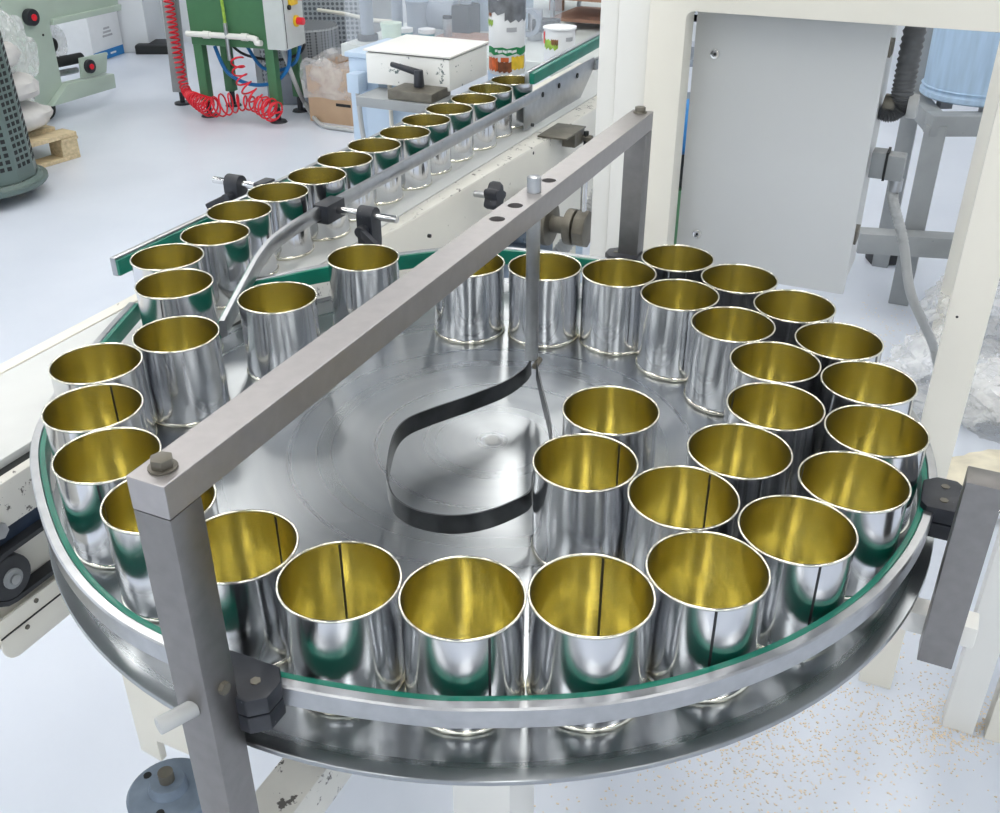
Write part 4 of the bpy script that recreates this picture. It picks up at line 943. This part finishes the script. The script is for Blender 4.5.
q = gp_(LW * 0.48, -0.055, zA + 0.03); MB().cyl(q - ZZ * 0.10, q + ZZ * 0.10, 0.012, n=10).build('air_fitting', 'alu', gm)
MB().tube(smooth_path([q + ZZ * 0.1, q + ZZ * 0.25 - E1 * 0.005, q + ZZ * 0.5 - E1 * 0.03], 6), 0.009, 8).build('yellow_green_hose', 'leaf', gm)
# control box on the right-front corner
cbx = gp_(LW + 0.092, 0.02, zA + 0.245)
cbo = MB().obox(cbx, E1, E2, ZZ, 0.058, 0.115, 0.235).build('control_box', 'panelgrey', gm, bevel=0.006)
def btn(u_, z, rr, m, proud, base=None, nm='button'):      # on the face looking along +E1
    c = cbx + E2 * u_ + ZZ * z + E1 * 0.058
    if base: MB().cyl(c, c + E1 * 0.012, rr * 1.55, n=20).build('collar', base, cbo, bevel=0.002)
    MB().cyl(c + E1 * 0.001, c + E1 * proud, rr, n=18).build(nm, m, cbo, bevel=0.003)
btn(0.025, 0.03, 0.022, 'red', 0.05, None, 'main_switch')
MB().obox(cbx + E2 * 0.0 + ZZ * 0.03 + E1 * 0.064, E2, E1, ZZ, 0.045, 0.006, 0.045).build('switch_plate', 'yellow', cbo, bevel=0.002)
btn(0.02, -0.10, 0.020, 'red', 0.05, 'yellow', 'emergency_stop')
btn(-0.04, 0.13, 0.013, 'teal', 0.015); btn(-0.05, -0.02, 0.013, 'dark', 0.015)
for u2 in (-0.05, 0.045): MB().obox(cbx + E2 * u2 + ZZ * 0.175 + E1 * 0.0585, E2, E1, ZZ, 0.022, 0.001, 0.007).build('name_tag', 'dark', cbo)
MB().obox(cbx + E1 * 0.0585 - E2 * 0.10, E2, E1, ZZ, 0.003, 0.001, 0.225).build('door_gap', 'dark', cbo)
# drum below
q = gp_(LW * 0.75, LD + 0.35, 0.0)
tag(MB().lathe((q.x, q.y, 0.18), [(0.0001, 0), (0.20, 0), (0.21, 0.01), (0.21, 0.24), (0.2, 0.25), (0.0001, 0.25)], 36).build('perforated_drum', 'perfdk'), 'perforated metal drum behind the green machine legs', 'drum')
q_ = WL['perforated_drum']
tag(MB().box(q.x - 0.22, q.x + 0.22, q.y - 0.22, q.y + 0.22, 0.0, 0.18).build('drum_trolley', 'greymachine', bevel=0.01), 'low grey trolley under the perforated drum', 'trolley')
# blue cable loops
def loop(name, m, r, pts, label, cat): return tag(MB().tube(smooth_path(pts, 8), r, 8).build(name, m), label, cat)
hb = gp_(LW + 0.10, 0.03, zA + 0.005)
loop('blue_hose', 'blue', 0.011, [hb, hb - E1 * 0.02 - ZZ * 0.11, hb - E1 * 0.12 - ZZ * 0.20, hb - E1 * 0.28 - ZZ * 0.22, hb - E1 * 0.42 - ZZ * 0.16, hb - E1 * 0.48 - ZZ * 0.02], 'deep loop of blue air hose hanging under the green machine', 'hose')
hb2 = hb + E1 * 0.04 + E2 * 0.05
loop('blue_hose', 'blue', 0.010, [hb2, hb2 - E1 * 0.04 - ZZ * 0.09, hb2 - E1 * 0.14 - ZZ * 0.14, hb2 - E1 * 0.26 - ZZ * 0.13, hb2 - E1 * 0.34 - ZZ * 0.02], 'shallow loop of blue air hose hanging under the green machine', 'hose')
hb3 = hb2 + E2 * 0.06
loop('black_cable', 'rubber', 0.008, [hb3, hb3 - E1 * 0.05 - ZZ * 0.06, hb3 - E1 * 0.2 - ZZ * 0.10, hb3 - E1 * 0.4 - ZZ * 0.08, hb3 - E1 * 0.5 - ZZ * 0.01], 'dark cable loop hanging behind the blue hoses', 'cable')
# white cable to the floor
w0 = hb - E1 * 0.05 + E2 * 0.0
w_pts = [w0, at_y(296, 85, F2.y + 0.05), G(306, 112) + ZZ * 0.05, G(320, 126) + ZZ * 0.014, G(340, 131) + ZZ * 0.013, G(375, 135) + ZZ * 0.013]
loop('white_cable', 'conduit', 0.013, w_pts, 'thick pale cable running from the control box along the floor', 'cable')
# grey strut with red coiled hose
sb0 = G(183, 104); sb1 = at_y(168, -20, sb0.y)
ss = thing('grey_strut', 'grey steel strut leaning up left of the green machine', 'strut', sb0)
dS = (sb1 - sb0).normalized(); MB().rings([[c + V((0.04, 0, 0)) + V((0, 0.04, 0)), c + V((0.04, -0.04, 0)), c + V((-0.04, -0.04, 0)), c + V((-0.04, 0.04, 0))] for c in (sb0 + ZZ * 0.08, sb1)]).build('upright', 'greypaint', ss, bevel=0.004)
b = MB(); b.cyl(sb0, sb0 + ZZ * 0.012, 0.05, n=16); b.cyl(sb0 + ZZ * 0.012, sb0 + ZZ * 0.09, 0.015, n=10); b.build('foot', 'black', ss)
def coil(path, R_, turns, r=0.0075):
    path = smooth_path(path, 40); acc = [0.0]
    for a_, b_ in zip(path, path[1:]): acc.append(acc[-1] + (b_ - a_).length)
    N_ = 300; res = []; j_ = 0
    for i in range(N_ + 1):
        d_ = acc[-1] * i / N_
        while j_ < len(path) - 2 and acc[j_ + 1] < d_: j_ += 1
        res.append(path[j_].lerp(path[j_ + 1], (d_ - acc[j_]) / max(1e-9, acc[j_ + 1] - acc[j_])))
    path = res; n = len(path); out = []
    rad = R_ if callable(R_) else (lambda t: R_)
    tot = turns * 14
    for i in range(tot + 1):
        t = i / tot; f = t * (n - 1); k_ = min(int(f), n - 2); p = path[k_].lerp(path[k_ + 1], f - k_); d = (path[k_ + 1] - path[k_]).normalized()
        a = d.orthogonal().normalized() if abs(d.z) > 0.9 else d.cross(ZZ).normalized(); c_ = d.cross(a); th = t * turns * 2 * PI
        out.append(p + a * (rad(t) * math.cos(th)) + c_ * (rad(t) * math.sin(th)))
    return out
yc = F1.y - 0.12
ps_ = [at_y(166, -15, sb0.y - 0.08), at_y(177, 50, sb0.y - 0.10), at_y(185, 88, sb0.y - 0.12), at_y(196, 100, yc + 0.1), at_y(212, 108, yc)]
hp = coil(ps_, lambda t: 0.026 + 0.030 * max(0, (t - 0.7)) / 0.3, 34)
ps2 = [at_y(212, 108, yc), at_y(228, 104, yc - 0.02), at_y(246, 103, yc - 0.03), at_y(262, 106, yc - 0.08), at_y(277, 113, yc - 0.15)]
hp += coil(ps2, lambda t: 0.05 + 0.012 * math.sin(t * 9), 10)
ps3 = [at_y(277, 113, yc - 0.15), at_y(262, 104, yc - 0.1), at_y(250, 92, yc - 0.08), at_y(240, 75, yc - 0.05), at_y(237, 58, yc)]
hp += coil(ps3, lambda t: 0.046 - 0.012 * t, 8)
tag(MB().tube(hp, 0.0052, 6).build('red_coil_hose', 'red', weld=False), 'bright red coiled air hose trailing between strut and green machine', 'hose')
# perforated guard panel behind
mq = G(330, 84)
mg = thing('mesh_guard', 'tall perforated grey sheet guard behind the green machine', 'guard', mq)
MB().box(mq.x - 0.45, mq.x + 0.25, mq.y, mq.y + 0.03, 0.02, 2.0).build('sheet', 'perf', mg)
for x in (mq.x - 0.46, mq.x + 0.25): MB().box(x - 0.02, x + 0.02, mq.y - 0.01, mq.y + 0.04, 0, 2.0).build('upright', 'greypaint', mg)
MB().tube(smooth_path([at_y(318, 10, mq.y - 0.05), at_y(345, 14, mq.y - 0.2), at_y(372, 20, mq.y - 0.35), at_y(400, 22, mq.y - 0.5)], 8), 0.012, 8).build('grey_cable', 'ivory', mg)
MB().box(mq.x + 0.27, mq.x + 0.45, mq.y - 0.02, mq.y + 0.1, 0, 2.0).build('curtain_strip', 'greypaint', mg)

# cardboard box with liner
k0 = G(311, 121); k1 = G(356, 127)
e1 = (k1 - k0); e1.z = 0; lw = max(0.36, e1.length * 1.5); e1.normalize(); e2 = V((-e1.y, e1.x, 0))
hb_ = zsolve(k0.x, k0.y, 66)
cx_ = thing('cardboard_box', 'open cardboard box lined with a clear plastic bag', 'box', k0 + e1 * lw / 2 + e2 * 0.2)
cc = k0 + e1 * (lw / 2) + e2 * 0.21
for sx in (-1, 1): MB().obox(cc + e1 * (sx * lw / 2) + ZZ * hb_ / 2, e1, e2, ZZ, 0.006, 0.2, hb_ / 2).build('side', 'card', cx_)
for sy in (-1, 1): MB().obox(cc + e2 * (sy * 0.2) + ZZ * hb_ / 2, e1, e2, ZZ, lw / 2 + 0.006, 0.006, hb_ / 2).build('side', 'card', cx_)
MB().obox(cc + ZZ * 0.004, e1, e2, ZZ, lw / 2 - 0.006, 0.194, 0.004).build('bottom', 'card', cx_)
MB().obox(cc - e2 * 0.2065 + ZZ * hb_ * 0.36, e1, e2, ZZ, 0.05, 0.001, 0.008).build('hand_slot', 'dark', cx_)
b = MB(); R = []; N = 60
for zf, ex, am in ((0.45, 0.020, 0.012), (0.62, 0.028, 0.014), (0.85, 0.03, 0.014), (1.02, 0.03, 0.012), (1.12, 0.012, 0.02), (1.06, -0.02, 0.015), (0.9, -0.03, 0.01)):
    ring = []
    for k in range(N):
        t = k / N * 4; side = int(t); f = t - side
        hx, hy = lw / 2 + ex, 0.2 + ex
        xx, yy = [(-hx + 2 * hx * f, -hy), (hx, -hy + 2 * hy * f), (hx - 2 * hx * f, hy), (-hx, hy - 2 * hy * f)][side]
        j = am * noise.noise(V((k * 0.35, zf * 4, 1.3)))
        ring.append(cc + e1 * (xx + j) + e2 * (yy + j) + ZZ * (hb_ * zf + j * 1.5))
    R.append(ring)
b.rings(R, caps=False); b.build('plastic_liner', 'film', cx_, ang=0.5)

# ------------------------------------------------------------------ pale green packing machine top left
m0 = G(108, 100); 
yM = G(53, 125).y + 0.05
pm = thing('packing_machine', 'pale green wheeled packing machine with film roller and black knobs', 'machine', V((-2.6, yM + 0.3, 0)))
# side plate direction: from wheel toward back right
ea = (G(112, 99) - G(40, 122)); ea.z = 0; ea.normalize(); eb = V((-ea.y, ea.x, 0))
org = G(53, 121) 
def mp(a, z, d=0.0): return V((org.x, org.y, 0)) + ea * a + eb * d + ZZ * z
def face(px, py):      # intersection of view ray with the side plate plane
    d = ray(px, py); nrm = eb; t = ((V((org.x, org.y, 0)) - CAM).dot(nrm)) / d.dot(nrm); p = CAM + d * t
    return (p - V((org.x, org.y, 0))).dot(ea), p.z
pts = [face(-30, 128), face(46, 106), face(110, 87), face(108, 73), face(62, 83), face(50, 25), face(118, 10), face(118, -40), face(-40, -40)]
MB().prism([mp(a, z) for a, z in pts], eb * 0.03).build('side_plate', 'palegreen', pm, bevel=0.004)
f_a = face(-30, 128); f_b = face(110, 87)
MB().prism([mp(*face(50, 25), 0.002), mp(*face(118, 10), 0.002), mp(*face(118, 4), 0.002), mp(*face(50, 19), 0.002)], -eb * 0.03).build('upper_ledge', 'palegreen', pm, bevel=0.004)
MB().prism([mp(*face(46, 106)), mp(*face(110, 87)), mp(*face(108, 73)), mp(*face(62, 83))], -eb * 0.05).build('base_flange', 'palegreen', pm, bevel=0.006)
MB().prism([mp(*face(78, 58), 0.0), mp(*face(105, 52), 0.0), mp(*face(104, 72), 0.0), mp(*face(80, 78), 0.0)], -eb * 0.02).build('roller_plate', 'palegreen', pm, bevel=0.003)
def knob(px, py, r):
    a, z = face(px, py); c = mp(a, z, -0.022)
    o = MB().cyl(c + eb * 0.022, c - eb * 0.02, r, n=20).build('knob', 'black', pm, bevel=0.006)
    MB().cyl(c - eb * 0.02, c - eb * 0.026, r * 0.4, n=14).build('cap', 'red', o)
knob(28, 17, 0.045); knob(86, 66, 0.04)
a, z = face(43, 35); MB().cyl(mp(a, z, 0.002), mp(a, z, -0.003), 0.007, n=10).build('hole', 'dark', pm)
a, z = face(72, 62); MB().cyl(mp(a - 0.05, z, 0.08), mp(a + 0.16, z - 0.01, 0.08), 0.03, n=18).build('roller', 'dark', pm, bevel=0.004)
a, z = face(70, 74); MB().cyl(mp(a - 0.05, z, 0.08), mp(a + 0.14, z - 0.01, 0.08), 0.018, n=18).build('roller', 'alu', pm, bevel=0.003)
a, z = face(58, 48); MB().cyl(mp(a + 0.06, z, 0.10), mp(a + 0.06, z, 0.40), 0.12, n=32).build('film_roll', 'film', pm)
MB().cyl(mp(a + 0.06, z, 0.095), mp(a + 0.06, z, 0.41), 0.04, n=24).build('roll_core', 'dark', pm)
a0, z0 = face(30, 104); a1, z1 = face(110, 90)
MB().prism([mp(a0 - 0.6, 0.20, 0.5), mp(a1, 0.20, 0.5), mp(a1, 0.28, 0.5), mp(a1 - 0.35, 0.30, 0.5), mp(a1 - 0.35, 1.0, 0.5), mp(a0 - 0.6, 1.0, 0.5)], eb * 0.03).build('rear_plate', 'palegreen', pm)
MB().obox(mp(-0.2, 0.24, 0.265), ea, eb, ZZ, 0.35, 0.24, 0.02).build('floor_tray', 'palegreen', pm)
def castor(c):
    o = MB().cyl(c - eb * 0.022 + ZZ * 0.062, c + eb * 0.022 + ZZ * 0.062, 0.062, n=24).build('castor', 'rubber', pm, bevel=0.006)
    MB().cyl(c - eb * 0.026 + ZZ * 0.062, c + eb * 0.026 + ZZ * 0.062, 0.025, n=16).build('hub', 'brown', o)
    MB().obox(c + ZZ * 0.13, ea, eb, ZZ, 0.03, 0.03, 0.03).build('fork', 'greypaint', o)
castor(mp(0.02, 0, 0.06)); castor(mp(0.42, 0, 0.44)); castor(mp(-0.6, 0, 0.06))
# carton
c0 = G(97, 63); c1 = G(123, 54)
tc_ = thing('white_carton', 'white carton with a blue printed band near the pilaster', 'carton', (c0 + c1) / 2)
d = (c1 - c0); d.z = 0; ln = d.length; d.normalize(); dn = V((-d.y, d.x, 0)); cc = (c0 + c1) / 2 + dn * 0.16
MB().obox(cc + ZZ * 0.42, d, dn, ZZ, ln / 2 + 0.02, 0.16, 0.42).build('box', 'carton', tc_, bevel=0.004)
MB().obox(cc - dn * 0.1606 + ZZ * 0.035, d, dn, ZZ, ln / 2 + 0.019, 0.001, 0.032).build('blue_band', 'cartonblue', tc_)
for k in range(3): MB().obox(cc - dn * 0.1606 + ZZ * (0.16 + 0.025 * k) + d * 0.02, d, dn, ZZ, 0.06 - 0.012 * k, 0.001, 0.007).build('print_line', 'print', tc_)
for k, x in enumerate((-0.06, 0.05)): MB().obox(cc - dn * 0.162 + ZZ * 0.035 + d * x, d, dn, ZZ, 0.035, 0.001, 0.006).build('band_print', 'carton', tc_)
# black mat block
q = G(154, 54); bb = thing('black_block', 'flat black rubber block on the floor by the pilaster', 'block', q)
MB().box(q.x - 0.13, q.x + 0.13, q.y - 0.02, q.y + 0.24, 0.0, 0.06).build('body', 'dark', bb, bevel=0.006)
MB().box(q.x - 0.125, q.x + 0.125, q.y - 0.015, q.y + 0.235, 0.06, 0.066).build('top_pad', 'rubber', bb, bevel=0.002)

# ------------------------------------------------------------------ pallet and sacks
pcn = G(81, 157); pdir = (G(30, 172) - pcn); pdir.z = 0; pdir.normalize(); pin = V((pdir.y, -pdir.x, 0))
if pin.y < 0: pin = -pin
pa_ = thing('pallet', 'pale wooden pallet carrying wrapped sacks', 'pallet', pcn + pdir * 0.4 + pin * 0.3)
def pp_(a, b_, z): return pcn + pdir * a + pin * b_ + ZZ * z
for k in range(4): MB().obox(pp_(0.4, 0.05 + 0.17 * k, 0.124), pdir, pin, ZZ, 0.4, 0.055, 0.011).build('deck_board', 'wood', pa_, bevel=0.002)
for k in range(3): MB().obox(pp_(0.05 + 0.35 * k, 0.30, 0.106), pdir, pin, ZZ, 0.05, 0.31, 0.007).build('cross_board', 'wood', pa_)
for a in (0.05, 0.40, 0.75):
    for c_ in (0.05, 0.56): MB().obox(pp_(a, c_, 0.060), pdir, pin, ZZ, 0.05, 0.05, 0.039).build('block', 'wood', pa_, bevel=0.002)
for c_ in (0.05, 0.56): MB().obox(pp_(0.4, c_, 0.0105), pdir, pin, ZZ, 0.4, 0.05, 0.0105).build('bottom_board', 'wood', pa_, bevel=0.002)
def sack(name, m, a, b_, z, ra, rb_, h, seed, label):
    bm = bmesh.new(); bmesh.ops.create_icosphere(bm, subdivisions=4, radius=1); idx = {v: i for i, v in enumerate(bm.verts)}; vs = []
    for v in bm.verts:
        p = v.co; sx = math.copysign(abs(p.x) ** 0.55, p.x); sy = math.copysign(abs(p.y) ** 0.55, p.y); zz = math.copysign(abs(p.z) ** 0.8, p.z)
        kx = 1 + 0.06 * noise.fractal(p * 2.3 + V((seed, 0, seed * 2)), 0.8, 2, 3)
        vs.append(pp_(a + sx * ra * kx, b_ + sy * rb_ * kx, z + h / 2 + max(-0.5, min(0.5, zz * 0.5)) * h * kx if abs(zz) < 1.01 else z))
    q = MB().add(vs, [[idx[v] for v in f.verts] for f in bm.faces]); bm.free()
    lo = min(p.z for p in q.v)
    for p in q.v: p.z += z - lo
    return tag(q.build(name, m, ang=0.8), label, 'sack')
sack('sack', 'sack', 0.37, 0.32, 0.137, 0.37, 0.28, 0.15, 1, 'lowest white sack lying directly on the pallet')
sack('sack', 'sack', 0.38, 0.33, 0.290, 0.36, 0.27, 0.15, 2, 'second white sack of the stack on the pallet')
sack('sack', 'sack', 0.41, 0.34, 0.443, 0.34, 0.26, 0.15, 3, 'white sack under the tan paper sack on the pallet')
sack('paper_sack', 'paper', 0.47, 0.26, 0.600, 0.28, 0.18, 0.15, 4, 'tan kraft paper sack lying on top of the white sacks')
tag(blob(pp_(0.08, 0.30, 0.45), 0.07, 0.22, 0.26, 0.35, 1.6, 5, 4).build('plastic_wrap', 'film', ang=0.4), 'crumpled clear plastic wrap hanging over the side of the white sacks', 'wrap')

# ------------------------------------------------------------------ perforated grey-green container at the left border
bq = G(-20, 200); Rb = 0.36
cxp, cyp = bq.x + 0.018, bq.y + 0.045
ph = thing('perforated_container', 'grey green slotted plastic container on a round castor base', 'container', (cxp, cyp, 0))
zt_ = zsolve(cxp, cyp, 20)
N = 12
def prof_ring(r, z, n=N, tw=0.12): return [V((cxp + r * math.cos(2 * PI * (k + tw) / n), cyp + r * math.sin(2 * PI * (k + tw) / n), z)) for k in range(n)]
H_ = 1.0
MB().rings([prof_ring(0.24, 0.10), prof_ring(0.212, H_)]).build('body', 'greygreen', ph, bevel=0.006)
MB().lathe((cxp, cyp, 0), [(0.17, 0.06), (0.268, 0.06), (0.277, 0.07), (0.277, 0.085), (0.258, 0.085), (0.245, 0.10), (0.235, 0.10)], 40).build('base_ring', 'greygreen', ph, ang=0.8)
for k in range(N):
    b = MB()
    a0 = 2 * PI * (k + 0.12) / N; a1 = 2 * PI * (k + 1.12) / N
    A0 = V((math.cos(a0), math.sin(a0), 0)); A1 = V((math.cos(a1), math.sin(a1), 0)); nn = (A0 + A1).normalized(); tg = (A1 - A0).normalized()
    if nn.dot(V((cxp, cyp, 0)).normalized()) > 0.35: continue
    for row in range(24):
        z = 0.17 + row * 0.03; rr = 0.24 + (0.212 - 0.24) * (z - 0.10) / (H_ - 0.10); ap = rr * math.cos(PI / N); wd = rr * math.sin(PI / N)
        for j in (-0.55, 0.0, 0.55):
            b.obox(V((cxp, cyp, z)) + nn * ap + tg * (wd * j), tg, nn, ZZ, 0.010, 0.0015, 0.009)
    b.build('slots', 'dark', ph, smooth=False, weld=False)
for a in (-60, 60, 180): q = V((cxp + 0.22 * math.cos(math.radians(a)), cyp + 0.22 * math.sin(math.radians(a)), 0)); MB().cyl(q + ZZ * 0.03 - V((0.015, 0, 0)), q + ZZ * 0.03 + V((0.015, 0, 0)), 0.03, n=16).build('castor', 'rubber', ph, bevel=0.004)
dn = -V((cxp, cyp, 0)).normalized(); MB().obox(V((cxp, cyp, 0.125)) + dn * 0.237 + V((0.0, 0, 0)), V((-dn.y, dn.x, 0)), dn, ZZ, 0.05, 0.003, 0.018).build('sticker', 'carton', ph)
